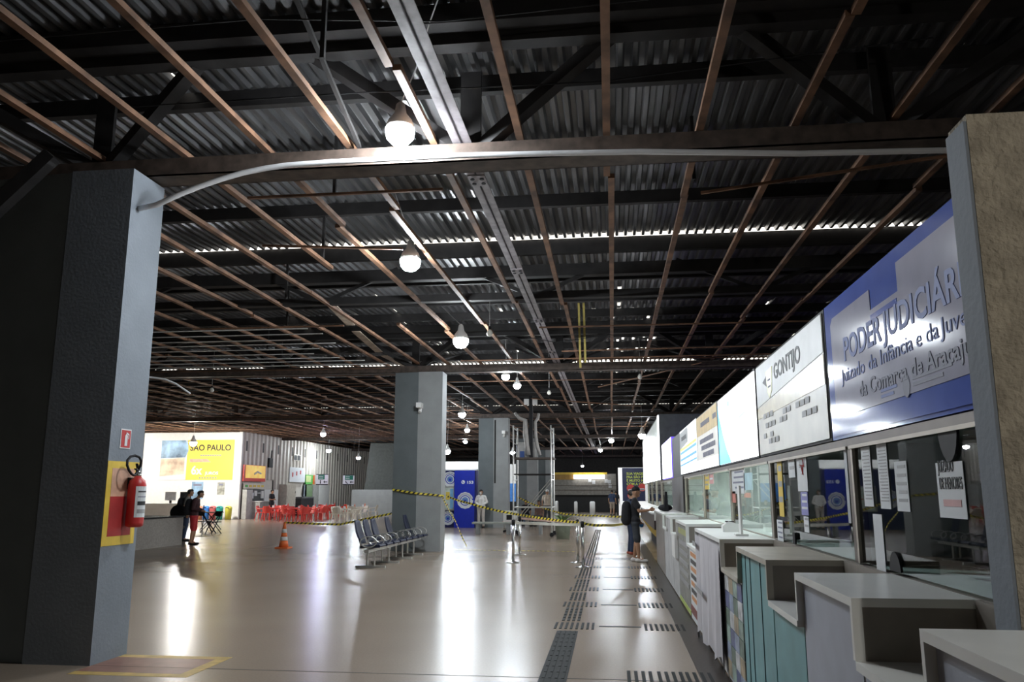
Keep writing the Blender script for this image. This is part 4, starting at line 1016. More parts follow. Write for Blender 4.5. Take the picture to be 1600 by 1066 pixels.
def emblem(x, y, z, r):
    e = link('emblem', None, pb); e.location = (x, y, z)
    n = 48; pts = []
    for k in range(n):
        a = 2*PI*k/n; rr = r * (0.98 + 0.02*math.cos(12*a))
        if abs(math.sin(a) - 0.18) < 0.07: rr *= 0.80
        pts.append((rr*math.cos(a), rr*math.sin(a)))
    MB().prism(pts, -0.006, 0, 'Y').build('ring', paper, e)
    def disc(q, y0, m_): MB().prism([(q*r*math.cos(2*PI*k/32), q*r*math.sin(2*PI*k/32)) for k in range(32)], -y0, -0.004, 'Y').build('disc', m_, e)
    disc(0.62, 0.008, blue_p); disc(0.52, 0.010, paper); disc(0.40, 0.012, mat('pale emblem blue', (0.15, 0.28, 0.55), 0.5))
    for k in range(14):
        a = R(20 + k*10.8) if k < 14 else 0
        MB().box(-0.012*r/0.3, 0.012*r/0.3, -0.009, -0.006, -0.03*r/0.3, 0.03*r/0.3).build('letter_mark', ink_g, e)
        o = bpy.data.objects[-1] if False else e.children[-1] if e.children else None
    ms = [c for c in bpy.data.objects if c.parent == e and c.name.startswith('letter_mark')]
    for k, c in enumerate(ms):
        a = R(20 + k*10.8); c.location = (0.79*r*math.cos(a), 0, 0.79*r*math.sin(a)); c.rotation_euler = (0, -(a - PI/2), 0)
    MB().prism([(-0.16*r, -0.2*r), (0.16*r, -0.2*r), (0.16*r, 0.2*r), (0.05*r, 0.05*r), (-0.05*r, 0.05*r), (-0.16*r, 0.2*r)], -0.016, -0.012, 'Y').build('monogram', blue_p, e)
emblem(-0.46, 0.0, 1.22, 0.38); emblem(-1.22, 0.25, 2.18, 0.36); emblem(-1.3, 0.25, 0.42, 0.32); emblem(-2.75, 0.25, 1.3, 0.4)
text('lettering', '153', 0.17, paper, pb, (-0.41, -0.004, 1.98), '-Y', width=0.29, bold=0.006)
MB().prism([(0.085*math.cos(2*PI*k/20), 0.085*math.sin(2*PI*k/20)) for k in range(20)], -0.004, 0, 'Y').build('phone_disc', paper, pb).location = (-0.56, 0, 2.05)
MB().tube([(-0.60, -0.006, 2.10), (-0.585, -0.006, 2.04), (-0.54, -0.006, 2.005)], 0.014, 6).build('phone_mark', blue_p, pb)

# ================================================================== TRAVEL POSTER AND RECYCLING BINS ON THE LEFT
tp = thing('travel_poster', (-27.3, POS_Y - 0.03, 2.28), 'big yellow travel poster with a photo, reading são paulo', 'poster')
box('sheet', yel_sign, 1.75, 4.72, 0, 0.02, 0.03, 2.42, tp)
box('white_corner', paper, 0, 1.75, 0, 0.02, 0.03, 2.42, tp)
MB().prism([(0.08, 1.32), (1.65, 1.38), (1.82, 1.75), (1.78, 2.15), (1.6, 2.40), (0.08, 2.40)], -0.01, 0, 'Y').build('photo', photo_b, tp)
MB().prism([(0.08, 0.25), (1.62, 0.38), (1.62, 1.34), (0.08, 1.28)], -0.01, 0, 'Y').build('photo', photo_o, tp)
text('lettering', 'SÃO PAULO', 0.50, ink_k, tp, (1.92, -0.008, 1.78), '-Y', width=2.6, bold=0.01)
for k, wd_ in enumerate((0.12,)*9): box('text_block', ink_l, 2.6 + 0.15*k, 2.6 + 0.15*k + wd_, -0.006, 0, 1.44, 1.53, tp)
MB().prism([(1.95, 1.08), (3.05, 1.08), (3.3, 1.08), (3.05, 1.28), (1.95, 1.28)], -0.006, 0, 'Y').build('arrow', mat('pink ink', (0.75, 0.40, 0.30), 0.5), tp)
text('lettering', '6x', 0.72, paper, tp, (2.08, -0.008, 0.36), '-Y', width=0.7, bold=0.02)
text('lettering', 'JUROS', 0.25, paper, tp, (2.98, -0.008, 0.34), '-Y', width=0.85, bold=0.006)
for k in range(7): box('text_block', ink_l, 2.6 + 0.17*k, 2.7 + 0.17*k, -0.006, 0, 0.10, 0.2, tp)
for (a, b, c, d, m_, lab) in ((300, 753, 316, 780, photo_b, 'blue notice poster below the yellow travel poster'), (340, 754, 350, 773, mat('grey notice print', (0.35, 0.35, 0.30), 0.6, var=0.5, scale=6), 'small grey notice below the yellow travel poster')):
    p0 = px(a, b, Y=POS_Y - 0.02); p1 = px(c, d, Y=POS_Y - 0.02)
    t = thing('wall_notice', (p0.x, POS_Y - 0.02, p1.z), lab, 'poster'); box('sheet', m_, 0, p1.x - p0.x, 0, 0.02, 0, p0.z - p1.z, t)
    box('heading', ink_g, 0.1, p1.x - p0.x - 0.1, -0.004, 0, (p0.z - p1.z)*0.75, (p0.z - p1.z)*0.88, t)
for k, (c, nm) in enumerate((((0.75, 0.30, 0.15), 'orange'), ((0.05, 0.25, 0.75), 'blue'), ((0.65, 0.15, 0.15), 'red'), ((0.03, 0.38, 0.36), 'teal'), ((0.65, 0.62, 0.08), 'yellow'))):
    t = thing('recycling_bin', (-24.15 + 0.42*k + (0.12 if k == 4 else 0), POS_Y - 0.75, 0), nm + ' recycling bin in the row below the travel poster', 'bin', 'recycling bins below the travel poster')
    m_ = mat(nm + ' bin plastic', c, 0.45, var=0.06)
    MB().lathe([(0.17, 0.02), (0.20, 0.60), (0.205, 0.62)], 14).build('body', m_, t, True)
    MB().lathe([(0.21, 0.62), (0.21, 0.66), (0.17, 0.74), (0.08, 0.79)], 14).build('lid', m_, t, True)
    box('flap', black, -0.09, 0.09, -0.20, -0.15, 0.66, 0.71, t); box('foot', black, -0.14, 0.14, -0.14, 0.14, 0, 0.02, t)

# low counter by the man in red, with screens on the far desk
lc = thing('low_counter', (-13.3, 21.6, 0), 'low concrete counter with a dark top behind the near column', 'counter')
MB().prism([(0.0, 0.0), (-0.05, 3.0), (-6.0, 3.0), (-6.0, 0.0)], 0, 0.84).build('body', mat('speckled concrete', (0.33, 0.30, 0.27), 0.8, var=0.15, scale=20), lc)
MB().prism([(0.04, -0.04), (-0.02, 3.04), (-6.0, 3.04), (-6.0, -0.04)], 0.84, 0.88).build('top', black, lc)
MB().prism([(0.0, -0.02), (-6, -0.02), (-6, 0.0), (0, 0.0)], 0, 0.24).build('skirting', lami_g, lc)
hc_ = thing('office_chair', (px(216, 800, Y=23).x, 25.3, 0), 'black rounded office chair showing beside the near column', 'chair')
MB().ell((0, 0, 0.95), (0.30, 0.08, 0.26), 16, 10).build('backrest', black, hc_, True); box('seat', black, -0.25, 0.25, -0.5, 0, 0.46, 0.54, hc_); MB().tube([(0, -0.25, 0.08), (0, -0.25, 0.46)], 0.03).build('post', steel_d, hc_)
for k in range(5): MB().bar((0, -0.25, 0.08), (0.28*math.cos(k*2*PI/5), -0.25 + 0.28*math.sin(k*2*PI/5), 0.03), 0.04, 0.05).build('foot', black, hc_)
DX = px(258, 800, Y=42).x
dk = thing('desk', (DX, 42.0, 0), 'white desk holding two screens before the white wall', 'desk')
box('top', white_p, -1.2, 1.6, -0.4, 0.4, 0.95, 1.0, dk); box('panel', white_p, -1.2, 1.6, -0.38, -0.34, 0, 0.95, dk); box('leg', white_p, 1.5, 1.6, -0.34, 0.4, 0, 0.95, dk); box('leg', white_p, -1.2, -1.1, -0.34, 0.4, 0, 0.95, dk)
for i, xx in enumerate((0.25, 1.1)):
    t = thing('monitor', (DX + xx, 42.0, 1.0), ('grey' if i == 0 else 'dark') + ' computer screen on the white desk', 'monitor')
    box('screen', mat('grey screen back', (0.45, 0.45, 0.47), 0.5) if i == 0 else black, -0.3, 0.3, -0.03, 0.03, 0.15, 0.6, t); box('stand', black, -0.05, 0.05, -0.02, 0.06, 0.0, 0.2, t)

# black folding tables and chairs
def black_chair(x, y, rz, lab):
    t = thing('folding_chair', (x, y, 0), lab, 'chair', 'black folding chairs beside the man in red shorts', rz)
    box('seat', black, -0.2, 0.2, -0.2, 0.2, 0.43, 0.46, t)
    MB().box(-0.2, 0.2, 0.18, 0.20, 0.66, 0.86).build('backrest', black, t)
    for s in (-1, 1):
        MB().bar((s*0.2, 0.22, 0.86), (s*0.2, -0.22, 0.0), 0.025, 0.03).build('leg', black, t)
        MB().bar((s*0.17, -0.18, 0.45), (s*0.17, 0.24, 0.0), 0.025, 0.03).build('leg', black, t)
    return t
for i, (a, b, rz) in enumerate(((308, 833, 0.3), (322, 832, 2.0), (333, 834, -0.5))):
    q = px(a, b, Z=0); black_chair(q.x, q.y, rz, 'black folding chair beside the man in red shorts')
tb = px(318, 829, Z=0)
t = thing('folding_table', (tb.x, tb.y + 0.6, 0), 'small black folding table among black chairs', 'table')
box('top', black, -0.38, 0.38, -0.38, 0.38, 0.72, 0.75, t)
for s in (-1, 1):
    MB().bar((-0.33, s*0.3, 0.72), (0.33, s*0.3, 0.0), 0.03, 0.03).build('leg', black, t); MB().bar((0.33, s*0.3, 0.72), (-0.33, s*0.3, 0.0), 0.03, 0.03).build('leg', black, t)

# ================================================================== SNACK BAR
def wrect(x0, y0, x1, y1, X=LW + 0.04): a = px(x0, y0, X=X); b = px(x1, y1, X=X); return a.y, b.y, b.z, a.z
def wpanel(name, cat, lab, m, x0, y0, x1, y1, th=0.06, X=LW + 0.03):
    ya, yb, z0, z1 = wrect(x0, y0, x1, y1, X)
    t = thing(name, (X, ya, z0), lab, cat); box('panel', m, 0, th, 0, yb - ya, 0, z1 - z0, t)
    return t, yb - ya, z1 - z0
t, w_, h_ = wpanel('menu_board', 'sign', 'yellow menu board with a red frame over the snack bar', red_p, 380, 726, 413, 753)
box('face', mat('lit yellow menu print', (0.9, 0.55, 0.10), 0.5, emit=0.35, ecol=(1, 0.65, 0.15), var=0.3, scale=2), 0.06, 0.08, 0.25, w_ - 0.12, 0.2, h_ - 0.02, t)
MB().tube([(0.085, w_*0.45, h_*0.45), (0.085, w_*0.6, h_*0.6), (0.085, w_*0.75, h_*0.5)], 0.06, 6).build('script_mark', paper, t)
t, w_, h_ = wpanel('menu_strip', 'sign', 'cream menu strip with green and yellow print under the red framed board', cream_p, 380, 755, 411, 764)
for k in range(5): box('print', green if k == 0 else paper_y, 0.06, 0.07, 0.15 + k*w_/5, 0.15 + k*w_/5 + w_*0.13, 0.1, h_ - 0.1, t)
sb = thing('snack_bar', (LW + 0.04, POS_Y + 0.3, 0), 'grey fronted snack bar with an open serving hatch', 'snack bar')
box('side_panel', mat('light grey panel', (0.5, 0.5, 0.47), 0.5), 0, 0.3, 0.0, 0.8, 0, 1.74, sb); box('counter_front', mat('mid grey panel', (0.40, 0.40, 0.38), 0.5), 0.0, 0.8, 0.8, 3.0, 0, 1.0, sb)
box('hatch', mat('dark hatch', (0.06, 0.06, 0.06), 0.5), 0.0, 0.05, 0.8, 3.0, 1.0, 1.74, sb); box('countertop', white_p, 0.0, 0.9, 0.75, 3.05, 1.0, 1.04, sb)
for k in range(4): box('shelf_item', (paper, galv, white_p, lami)[k], 0.05, 0.12, 1.0 + 0.5*k, 1.35 + 0.5*k, 1.2 + 0.15*(k % 3), 1.55 + 0.12*(k % 2), sb)
box('white_panel', white_p, 0.0, 0.08, 3.05, 5.2, 0.3, 1.74, sb)
cb = thing('cupboard', (LW + 0.05, 52.8, 0), 'beige cupboard with two doors between the white panel and the freezer', 'cupboard')
for k in range(2): dr = box('door', mat('beige laminate', (0.55, 0.50, 0.42), 0.5), 0.5, 0.53, 0.02 + 0.0, 1.6, 0.1 + k*1.0, 1.06 + k*0.95, cb); box('handle', chrome, 0.53, 0.55, 1.45, 1.5, 0.5 + k*1.0, 0.65 + k*1.0, dr)
box('body', mat('beige laminate', (0.55, 0.50, 0.42), 0.5), 0, 0.5, 0, 1.62, 0.05, 2.08, cb)
fz = thing('freezer', (LW + 0.05, 54.9, 0), 'dark chest freezer standing against the corrugated wall', 'freezer')
box('body', mat('dark grey enamel', (0.05, 0.05, 0.055), 0.35), 0, 0.75, 0, 2.4, 0.05, 1.15, fz); box('lid', mat('grey enamel', (0.16, 0.16, 0.17), 0.35), 0, 0.77, 0, 2.4, 1.15, 1.25, fz)
t, w_, h_ = wpanel('wall_poster', 'poster', 'white poster with red marks high on the corrugated wall', paper, 452, 730, 475, 754)
for k in range(3): box('mark', red, 0.06, 0.065, w_*(0.15 + 0.25*k), w_*(0.22 + 0.25*k), h_*(0.35 + 0.1*k), h_*(0.65 + 0.08*k), t)
t, w_, h_ = wpanel('wall_poster', 'poster', 'green poster with an orange edge on the corrugated wall', green, 477, 742, 490, 757); box('edge', orange, 0.06, 0.065, w_*0.8, w_, 0, h_, t); box('field', mat('lime print', (0.55, 0.65, 0.3), 0.6), 0.06, 0.065, 0.05, w_*0.6, h_*0.2, h_*0.9, t)
t, w_, h_ = wpanel('wall_window', 'window', 'small dark twin window high on the corrugated wall', frame_l, 458, 710, 468, 721)
for k in range(2): box('pane', black, 0.06, 0.065, 0.06 + k*w_/2, w_/2 - 0.04 + k*w_/2, 0.05, h_ - 0.05, t)
t, w_, h_ = wpanel('cable_box', 'box', 'black cable coil fixed on the corrugated wall over the snack bar', black, 419, 716, 424, 731, 0.1)
MB().tube([(0.08, w_*0.5, h_), (0.08, w_*0.6, h_ + 0.5)], 0.04).build('cable', black, t)
for i, (a, b, c, d, m_, lab) in enumerate(((455, 756, 468, 812, mat('blue grey door', (0.28, 0.33, 0.38), 0.5), 'blue grey'), (476, 758, 487, 812, mat('green door', (0.22, 0.32, 0.18), 0.5), 'green'), (489, 760, 497, 812, mat('pale grey door', (0.42, 0.42, 0.40), 0.5), 'pale grey'))):
    ya, yb, z0, z1 = wrect(a, b, c, b + 20)
    if i == 0: ya += 2.4; yb += 1.2
    dr = box('door_%d' % (i + 1), m_, LW + 0.03, LW + 0.08, ya, yb, 0.0, 2.1); tag(dr, kind='structure')
    MB().tube([(LW + 0.1, yb - 0.15, 1.0), (LW + 0.14, yb - 0.15, 1.0), (LW + 0.14, yb - 0.3, 1.0)], 0.015).build('handle', chrome, dr)
t, w_, h_ = wpanel('white_partition', 'panel', 'plain white panel beside the pale grey door', white_p, 498, 758, 512, 800)
# hanging direction signs
for i, (a, b, c, d) in enumerate(((494, 741, 512, 758), (536, 742, 553, 758))):
    p0 = px(a, b, Y=46.9); p1 = px(c, d, Y=46.9); w_ = p1.x - p0.x; h_ = p0.z - p1.z
    t = thing('direction_sign', (p0.x, 46.9, p1.z), ('hanging sign with a green panel, a person symbol and an arrow' if i == 0 else 'hanging sign with a green panel, a telephone symbol and an arrow'), 'sign')
    box('frame', black, 0, w_, 0, 0.05, 0, 0.05, t); box('frame', black, 0, w_, 0, 0.05, h_ - 0.04, h_, t); box('plate', paper, 0, w_, 0.01, 0.04, 0.05, h_ - 0.04, t)
    box('green_panel', green_s, w_*0.18, w_*0.72 if i == 0 else w_*0.9, 0.0, 0.01, h_*0.5, h_ - 0.05, t)
    for k in range(2): box('text_line', paper, w_*0.24, w_*0.6, -0.003, 0, h_*0.6 + k*0.1, h_*0.6 + k*0.1 + 0.03, t)
    MB().prism([(w_*0.62, h_*0.28), (w_*0.75, h_*0.42), (w_*0.75, h_*0.32), (w_*0.95, h_*0.32), (w_*0.95, h_*0.24), (w_*0.75, h_*0.24), (w_*0.75, h_*0.14)], 0.0, 0.01, 'Y').build('arrow', ink_k, t)
    if i == 0: MB().box(w_*0.34, w_*0.42, 0, 0.01, h_*0.12, h_*0.33).build('person_symbol', ink_k, t); MB().ell((w_*0.38, 0.005, h_*0.39), (0.035, 0.008, 0.035), 10, 6).build('person_symbol', ink_k, t)
    else: MB().tube([(w_*0.25, 0.005, h_*0.4), (w_*0.3, 0.005, h_*0.22), (w_*0.45, 0.005, h_*0.15)], 0.025, 6).build('phone_symbol', ink_k, t)
    for k in (0.1, 0.9): MB().tube([(w_*k, 0.02, h_), (w_*k, 0.02, 6.3 - p1.z)], 0.008, 5).build('hanger', steel_d, t)

# ---- plastic chairs and tables
def mono_chair(m):
    t = thing('plastic_chair', (0, 0, 0))
    b = MB(); n = 6
    for k in range(n): pass
    MB().prism([(-0.20, -0.20), (0.20, -0.20), (0.23, 0.22), (-0.23, 0.22)], 0.42, 0.445).build('seat', m, t)
    bp = []
    for j in range(5):
        z = 0.45 + j*0.09; y = 0.0
        hw = (0.20, 0.215, 0.22, 0.215, 0.17)[j]; yy = -0.20 - 0.028*j
        bp.append([(hw*s, yy + 0.05*(s*s), z) for s in (-1, -0.5, 0, 0.5, 1)])
    v = [q for r_ in bp for q in r_]; f = [(j*5+i, j*5+i+1, (j+1)*5+i+1, (j+1)*5+i) for j in range(4) for i in range(4)]
    o = MB().add(v, f).build('backrest', m, t); sd = o.modifiers.new('t', 'SOLIDIFY'); sd.thickness = 0.02
    for s in (-1, 1):
        MB().tube([(s*0.21, -0.23, 0.68), (s*0.27, -0.10, 0.655), (s*0.28, 0.08, 0.645), (s*0.265, 0.20, 0.62)], [0.02, 0.024, 0.026, 0.022], 6).build('armrest', m, t)
        MB().tube([(s*0.265, 0.20, 0.62), (s*0.235, 0.21, 0.43), (s*0.27, 0.26, 0)], [0.022, 0.03, 0.02], 6).build('leg', m, t)
        MB().tube([(s*0.20, -0.20, 0.45), (s*0.26, -0.28, 0)], [0.032, 0.02], 6).build('leg', m, t)
    return t
def mono_table(m):
    t = thing('plastic_table', (0, 0, 0))
    MB().prism([(-0.35, -0.31), (-0.31, -0.35), (0.31, -0.35), (0.35, -0.31), (0.35, 0.31), (0.31, 0.35), (-0.31, 0.35), (-0.35, 0.31)], 0.69, 0.71).build('top', m, t)
    MB().prism([(-0.32, -0.32), (0.32, -0.32), (0.32, 0.32), (-0.32, 0.32)], 0.64, 0.69).build('apron', m, t)
    for sx in (-1, 1):
        for sy in (-1, 1): MB().tube([(sx*0.29, sy*0.29, 0.66), (sx*0.34, sy*0.34, 0)], [0.035, 0.022], 6).build('leg', m, t)
    return t
CH = {'red': proto(mono_chair(red_p)), 'white': proto(mono_chair(cream_p))}; TB = {'red': proto(mono_table(red_p)), 'white': proto(mono_table(cream_p))}
used = set()
def place(pr, x, y, rz, lab, cat, grp):
    o = pr if id(pr) not in used else copy_tree(pr)
    used.add(id(pr)); o.location = (x, y, 0); o.rotation_euler = (0, 0, rz); tag(o, lab, cat, grp); return o
def setting(xp, Y, col, nch, k0):
    x = px(xp, 800, Y=Y).x
    place(TB[col], x, Y, 0.05*k0, col + ' plastic table of the snack bar', 'table', col + ' plastic tables before the snack bar')
    for k in range(nch):
        a = k0*0.4 + k*2*PI/nch
        place(CH[col], x + 0.68*math.cos(a), Y + 0.68*math.sin(a), a + PI/2, col + ' plastic armchair drawn up to a ' + col + ' table', 'chair', col + ' plastic chairs before the snack bar')
    it = thing('napkin_holder', (x + 0.05, Y - 0.05, 0.71), 'small white napkin holder and bottle on a ' + col + ' table', 'napkin holder', 'napkin holders on the ' + col + ' tables')
    box('box', paper, -0.05, 0.05, -0.04, 0.04, 0, 0.13, it); MB().lathe([(0.03, 0), (0.03, 0.14), (0.012, 0.18), (0.012, 0.22)], 8, (0.12, 0, 0)).build('bottle', red_p if col == 'red' else orange, it)
for a in ((426, 45.6, 'red', 4, 0), (446, 47.8, 'red', 4, 1), (466, 43.7, 'red', 4, 2), (489, 46.2, 'red', 4, 3), (506, 48.6, 'red', 4, 1), (519, 51.0, 'red', 3, 2), (537, 43.6, 'white', 3, 1), (550, 46.2, 'white', 3, 2), (566, 48.9, 'white', 2, 0)): setting(*a)

# ================================================================== BLUE BEAM SEATING
def bench(y0, backs, lab):
    t = thing('beam_seating', (-5.25, y0, 0), lab, 'bench')
    P = 0.6
    MB().box(-0.05, 0.05, -0.35, 3*P + 0.35, 0.34, 0.40).build('beam', alu, t)
    for yl in (-0.05, 1.35 if True else 0, ):
        pass
    for yl in (0.0, 2*P - 0.05):
        for dy in (-0.09, 0.09): MB().tube([(dy*0.9, yl, 0.04), (dy*0.9, yl, 0.34)], 0.022).build('leg', alu, t)
        MB().box(-0.33, 0.33, yl - 0.035, yl + 0.035, 0, 0.045).build('foot', alu, t)
    for k in range(4):
        y = k*P
        st_ = MB().prism([(-0.20, 0.42), (0.24, 0.44), (0.27, 0.47), (0.24, 0.50), (-0.18, 0.47)], y - 0.23, y + 0.23, 'Y').build('seat', navy, t)
        MB().bar((-0.2, y, 0.43), (0.24, y, 0.435), 0.3, 0.02).build('seat_plate', alu, st_)
        if backs[k]:
            v = []; f = []
            for j in range(7):
                q = j/6; z = 0.50 + 0.50*q; hw = 0.215*(1 - 0.55*max(0, q - 0.55)**1.3 * 2.0) * (0.8 + 0.2*min(1, q*4)); xx = -0.22 - 0.17*q - 0.02*math.sin(q*PI)
                for s in (-1, -0.5, 0, 0.5, 1): v.append((xx + 0.03*s*s, y + hw*s, z))
            f = [(j*5+i, j*5+i+1, (j+1)*5+i+1, (j+1)*5+i) for j in range(6) for i in range(4)]
            bk = MB().add(v, f).build('backrest', navy, t, True); sd = bk.modifiers.new('t', 'SOLIDIFY'); sd.thickness = 0.035
        MB().bar((-0.2, y, 0.42), (-0.25, y, 0.58), 0.06, 0.02).build('back_bracket', alu, t)
    for k in range(5):
        y = -P/2 + k*P
        lp = [(0.02 + 0.18*math.cos(a*PI/8), y, 0.56 + 0.11*math.sin(a*PI/8)) for a in range(16)]
        MB().tube(lp, 0.013, 7, True).build('armrest', alu, t); MB().bar((0, y, 0.38), (0, y, 0.45), 0.02, 0.02).build('armrest_post', alu, t)
    return t
bench(17.75, (1, 1, 1, 0), 'row of four blue seats with one backrest missing, looped metal armrests')
bench(20.15, (1, 0, 0, 1), 'row of four blue seats with two backrests missing, against the grey column')

# ================================================================== CONE, TAPES, QUEUE POSTS
q = px(443, 857, Z=0)
t = thing('traffic_cone', (q.x, q.y, 0), 'orange and white striped traffic cone on the open floor', 'cone')
box('base', orange, -0.19, 0.19, -0.19, 0.19, 0, 0.04, t)
for i, (z0, z1) in enumerate(((0.04, 0.22), (0.22, 0.33), (0.33, 0.44), (0.44, 0.55), (0.55, 0.74))):
    rr = lambda z: 0.145 - 0.155*z
    MB().lathe([(rr(z0), z0), (rr(z1), z1)], 16).build('cone_band', cl_white if i % 2 else orange, t, True)
def tape(pts, lab, sag=0.05, flat=False, w=0.055):
    o = ribbon('hazard_tape', pts, w, M_TAPE, None, sag, 10, flat); tag(o, lab, 'tape'); return o
yc = 22.57
tape([tuple(px(613, 765, Y=yc + 0.12)), tuple(px(650, 771, Y=yc)), tuple(px(694, 775, Y=yc)), (-4.72, yc, 1.50)], 'black and yellow tape wrapped round the column behind the blue seats', 0.0)
tape([(-4.71, 22.62, 1.50), tuple(px(712, 815, Y=24.0)), tuple(px(729, 853, Z=0.02))], 'black and yellow tape slanting from the column to the floor', 0.03)
tape([tuple(px(697, 775, Y=22.9)), tuple(px(735, 787, Y=22)), tuple(px(797, 802, Y=21)), tuple(px(905, 817, Y=18.6))], 'black and yellow tape running from the column to the queue posts', 0.02)
tape([tuple(px(911, 818, Y=18.4)), tuple(px(945, 821, Y=19)), (0.3, 21.5, 0.82)], 'black and yellow tape running from the queue posts towards the counter', 0.02)
tape([(-3.62, 31.6, 1.42), tuple(px(838, 790, Y=31.0)), tuple(px(880, 803, Y=30)), tuple(px(930, 806, Y=29.5)), (0.93, 28.9, 0.77)], 'black and yellow tape running from the scaffold tower across the far aisle to the counter', 0.02)
tape([(q.x, q.y, 0.73), tuple(px(530, 820, Y=23.2)), (-6.17, 22.75, 1.02)], 'black and yellow tape sagging from the cone to the column', 0.0)
tape([(-4.6, 23.3, 0.01), (-3.9, 23.2, 0.01), (-1.0, 23.0, 0.01)], 'black and yellow tape lying on the floor behind the queue posts', 0.0, True)
posts = [(802, 880), (812, 867), (903, 880), (911, 887)]
PP = []
for i, (a, b) in enumerate(posts):
    g = px(a, b, Z=0); PP.append(g)
    t = thing('queue_post', (g.x, g.y, 0), 'steel queue post with belt head ' + ('facing the columns, tied to the lower belt', 'facing the columns, with a red and white belt', 'facing the counters, set back', 'facing the counters, holding the hazard tape')[i], 'queue post', 'queue posts')
    MB().lathe([(0.17, 0), (0.17, 0.015), (0.06, 0.03), (0.035, 0.05)], 20).build('base', chrome, t, True)
    MB().tube([(0, 0, 0.03), (0, 0, 0.88)], 0.035, 12).build('pole', chrome, t, True)
    MB().lathe([(0.04, 0.86), (0.04, 0.97), (0.02, 0.985)], 14).build('belt_head', black, t, True)
bl = mat('pale red belt', (0.62, 0.42, 0.38), 0.6, var=0.25, scale=2); bl2 = mat('pale belt', (0.60, 0.58, 0.52), 0.6)
for i, (a, b, z, m_) in enumerate(((1, 2, 0.93, bl), (0, 3, 0.91, bl2))):
    o = ribbon('queue_belt', [(PP[a].x + 0.04, PP[a].y, z), (PP[b].x - 0.04, PP[b].y, z)], 0.06, m_, None, 0.01, 8); tag(o, ('reddish' if i == 0 else 'cream') + ' belt stretched between two queue posts', 'belt')

# ================================================================== SCAFFOLD TOWER, BENCH, PLANT, BOLLARDS
sx0, sx1, sy0, sy1 = -3.62, -2.22, 30.2, 31.6
sc = thing('scaffold_tower', (sx0, sy0, 0), 'aluminium scaffold tower on wheels with a planked platform', 'scaffold')
W_, D_ = sx1 - sx0, sy1 - sy0
for x in (0, W_):
    for y in (0, D_):
        MB().tube([(x, y, 0.16), (x, y, 4.05)], 0.028, 8).build('upright', alu, sc)
        wl_ = MB().lathe([(0.08, -0.02), (0.08, 0.02)], 14).build('wheel', black, sc); wl_.rotation_euler = (PI/2, 0, 0); wl_.location = (x, y, 0.08)
    for z in (0.5, 1.05, 2.05, 2.25, 3.4, 3.95): MB().tube([(x, 0, z), (x, D_, z)], 0.022, 6).build('rail', alu, sc)
for y in (0, D_):
    for z in (1.05, 2.25): MB().tube([(0, y, z), (W_, y, z)], 0.024, 6).build('rail', steel_d if z > 2 else alu, sc)
    MB().tube([(0, y, 0.5), (W_, y, 2.1)], 0.016, 6).build('brace', alu, sc)
for k in range(4): box('plank', mat('dark plank', (0.09, 0.07, 0.06), 0.7), -0.08, W_ + 0.08, 0.02 + k*D_/4, (k+1)*D_/4 - 0.02, 2.82, 2.87, sc)
bd = tag(box('backing_board', mat('pale board', (0.50, 0.49, 0.47), 0.7), sx0 + 0.05, sx0 + 0.75, sy1 - 0.2, sy1 - 0.16, 2.87, 3.5), 'pale board standing on the scaffold platform', 'board')
# mast with floodlights and loose ducts beyond the tower
ms = thing('light_mast', (-2.85, 29.0, 2.87), 'dark mast with two floodlights and bent grey ducts above the scaffold', 'mast')
ms.location = (px(830, 716, Y=30.8).x, 30.8, 2.87)
box('post', black, -0.07, 0.07, -0.07, 0.07, 0, 2.35, ms)
for s in (-1, 1): fl = box('floodlight', white_p, s*0.16 - 0.09, s*0.16 + 0.09, -0.16, -0.04, 2.0, 2.22, ms); MB().bar((s*0.05, 0, 2.1), (s*0.12, -0.05, 2.1), 0.03, 0.03).build('bracket', black, fl)
duct = mat('pale grey duct', (0.42, 0.40, 0.38), 0.5, var=0.2)
MB().tube([(-0.62, 0, 1.72), (-0.45, 0, 1.50), (-0.22, 0, 1.42), (-0.20, 0, 0.9), (-0.14, 0, 0.5), (-0.10, 0, 0.1)], [0.05, 0.07, 0.09, 0.11, 0.10, 0.12], 8).build('duct', duct, ms, True)
MB().tube([(0.30, 0, 1.68), (0.26, 0, 1.48), (0.16, 0, 1.35), (0.18, 0, 0.8), (0.24, 0, 0.4), (0.34, 0, 0.1)], [0.05, 0.06, 0.06, 0.06, 0.07, 0.05], 8).build('duct', duct, ms, True)
box('tool_bag', mat('blue bag', (0.05, 0.1, 0.3), 0.7), -0.42, -0.26, -0.1, 0.1, 0, 0.25, ms)
lbn = thing('low_bench', (-5.45, 31.9, 0), 'long low grey bench under the man in white', 'bench')
box('top', mat('grey green bench', (0.36, 0.38, 0.34), 0.6), 0, 2.9, 0, 0.5, 0.38, 0.45, lbn)
for x in (0.15, 1.35, 2.6): box('leg', conc_m, x, x + 0.12, 0.05, 0.45, 0, 0.38, lbn)
ct = thing('trolley', (px(797, 815, Y=33.4).x, 33.4, 0), 'white cleaning trolley with an orange tray beside the columns', 'trolley')
box('body', white_p, -0.25, 0.3, -0.2, 0.2, 0.42, 0.85, ct); box('tray', orange, -0.3, 0.35, -0.24, 0.22, 0.34, 0.42, ct); box('bin_insert', black, -0.12, 0.1, -0.21, -0.2, 0.5, 0.7, ct)
for a in (-0.22, 0.27):
    for b in (-0.16, 0.16): o = MB().lathe([(0.05, -0.015), (0.05, 0.015)], 10).build('wheel', black, ct); o.rotation_euler = (PI/2, 0, 0); o.location = (a, b, 0.05); MB().tube([(a, b, 0.05), (a, b, 0.34)], 0.015, 6).build('post', chrome, ct)
pp_ = thing('potted_palm', (px(880, 836, Z=0).x + 0.15, 29.1, 0), 'thin potted palm in a grey green tub beside the scaffold', 'plant')
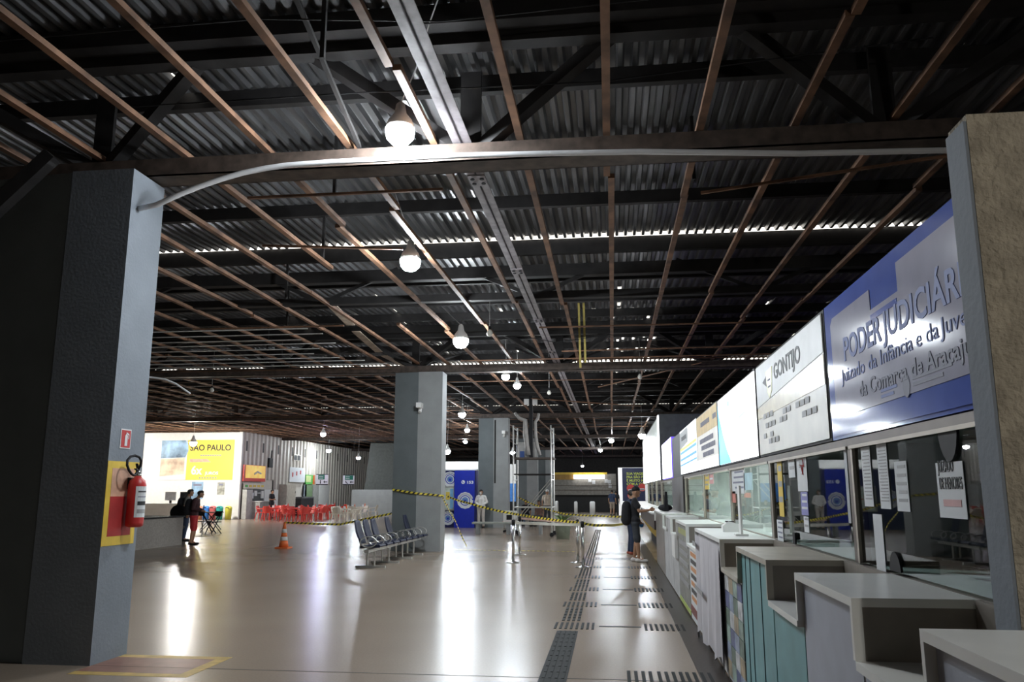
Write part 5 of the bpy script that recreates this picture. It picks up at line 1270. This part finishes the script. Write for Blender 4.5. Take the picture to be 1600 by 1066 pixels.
MB().lathe([(0.22, 0), (0.28, 0.5), (0.30, 0.52), (0.26, 0.53)], 16).build('pot', mat('grey green tub', (0.26, 0.30, 0.24), 0.6), pp_, True)
for k in range(11):
    a = k*2.4; L_ = 0.45 + 0.25*random.random(); d = Vector((math.cos(a), math.sin(a), 0))
    pts = [Vector((0, 0, 0.5)) + d*L_*q + Vector((0, 0, 0.75*q - 0.45*q*q)) for q in (0, 0.25, 0.5, 0.75, 1)]
    v = []; f = []
    for j, p_ in enumerate(pts):
        sd_ = Vector((-d.y, d.x, 0)) * (0.008, 0.03, 0.05, 0.035, 0.004)[j]; v += [p_ - sd_, p_ + sd_]
    f = [(2*j, 2*j+1, 2*j+3, 2*j+2) for j in range(4)]
    MB().add(v, f).build('leaf', leafm, pp_)
for i, (a, b) in enumerate(((870, 805), (900, 807), (926, 807))):
    g = px(a, b, Z=0)
    t = thing('bollard', (g.x, g.y, 0), 'white bollard before the grey shopfront', 'bollard', 'white bollards before the shopfront')
    r_ = 0.11 if i < 2 else 0.18
    MB().lathe([(r_, 0.03), (r_, 0.9), (r_*0.7, 0.97)], 14).build('post', white_p, t, True); MB().lathe([(r_*1.5, 0), (r_*1.5, 0.03)], 14).build('foot', white_p, t)
# dark travel billboard at the far right
bb = thing('billboard', (0.42, 58.7, 0), 'dark blue travel billboard with yellow lines of text and red discs', 'billboard')
box('case', mat('lit white case', (0.9, 0.9, 0.88), 0.5, emit=0.5, ecol=(1, 1, 1), var=0), 0, 3.2, 0, 0.4, 0, 3.28, bb); box('face', mat('night blue print', (0.02, 0.025, 0.09), 0.4), 0.28, 3.1, -0.02, 0, 0.95, 3.26, bb)
ly = mat('lime yellow ink', (0.70, 0.80, 0.12), 0.5, var=0)
for k, s_ in enumerate(('SUA VIAGEM', 'PRA SÃO PAULO', 'É MUITO MELHOR', 'COM A COMETA')): text('lettering', s_, 0.24, ly, bb, (0.58, -0.025, 2.78 - 0.24*k), '-Y', bold=0.006)
for (x, z, r_) in ((0.85, 1.85, 0.27), (1.65, 1.9, 0.27), (0.82, 1.35, 0.2)):
    MB().prism([(x + r_*math.cos(2*PI*k/20), z + r_*math.sin(2*PI*k/20)) for k in range(20)], -0.03, -0.02, 'Y').build('red_disc', red_p, bb); box('disc_label', paper, x - r_*0.6, x + r_*0.6, -0.035, -0.03, z - r_*0.7, z - r_*0.25, bb)
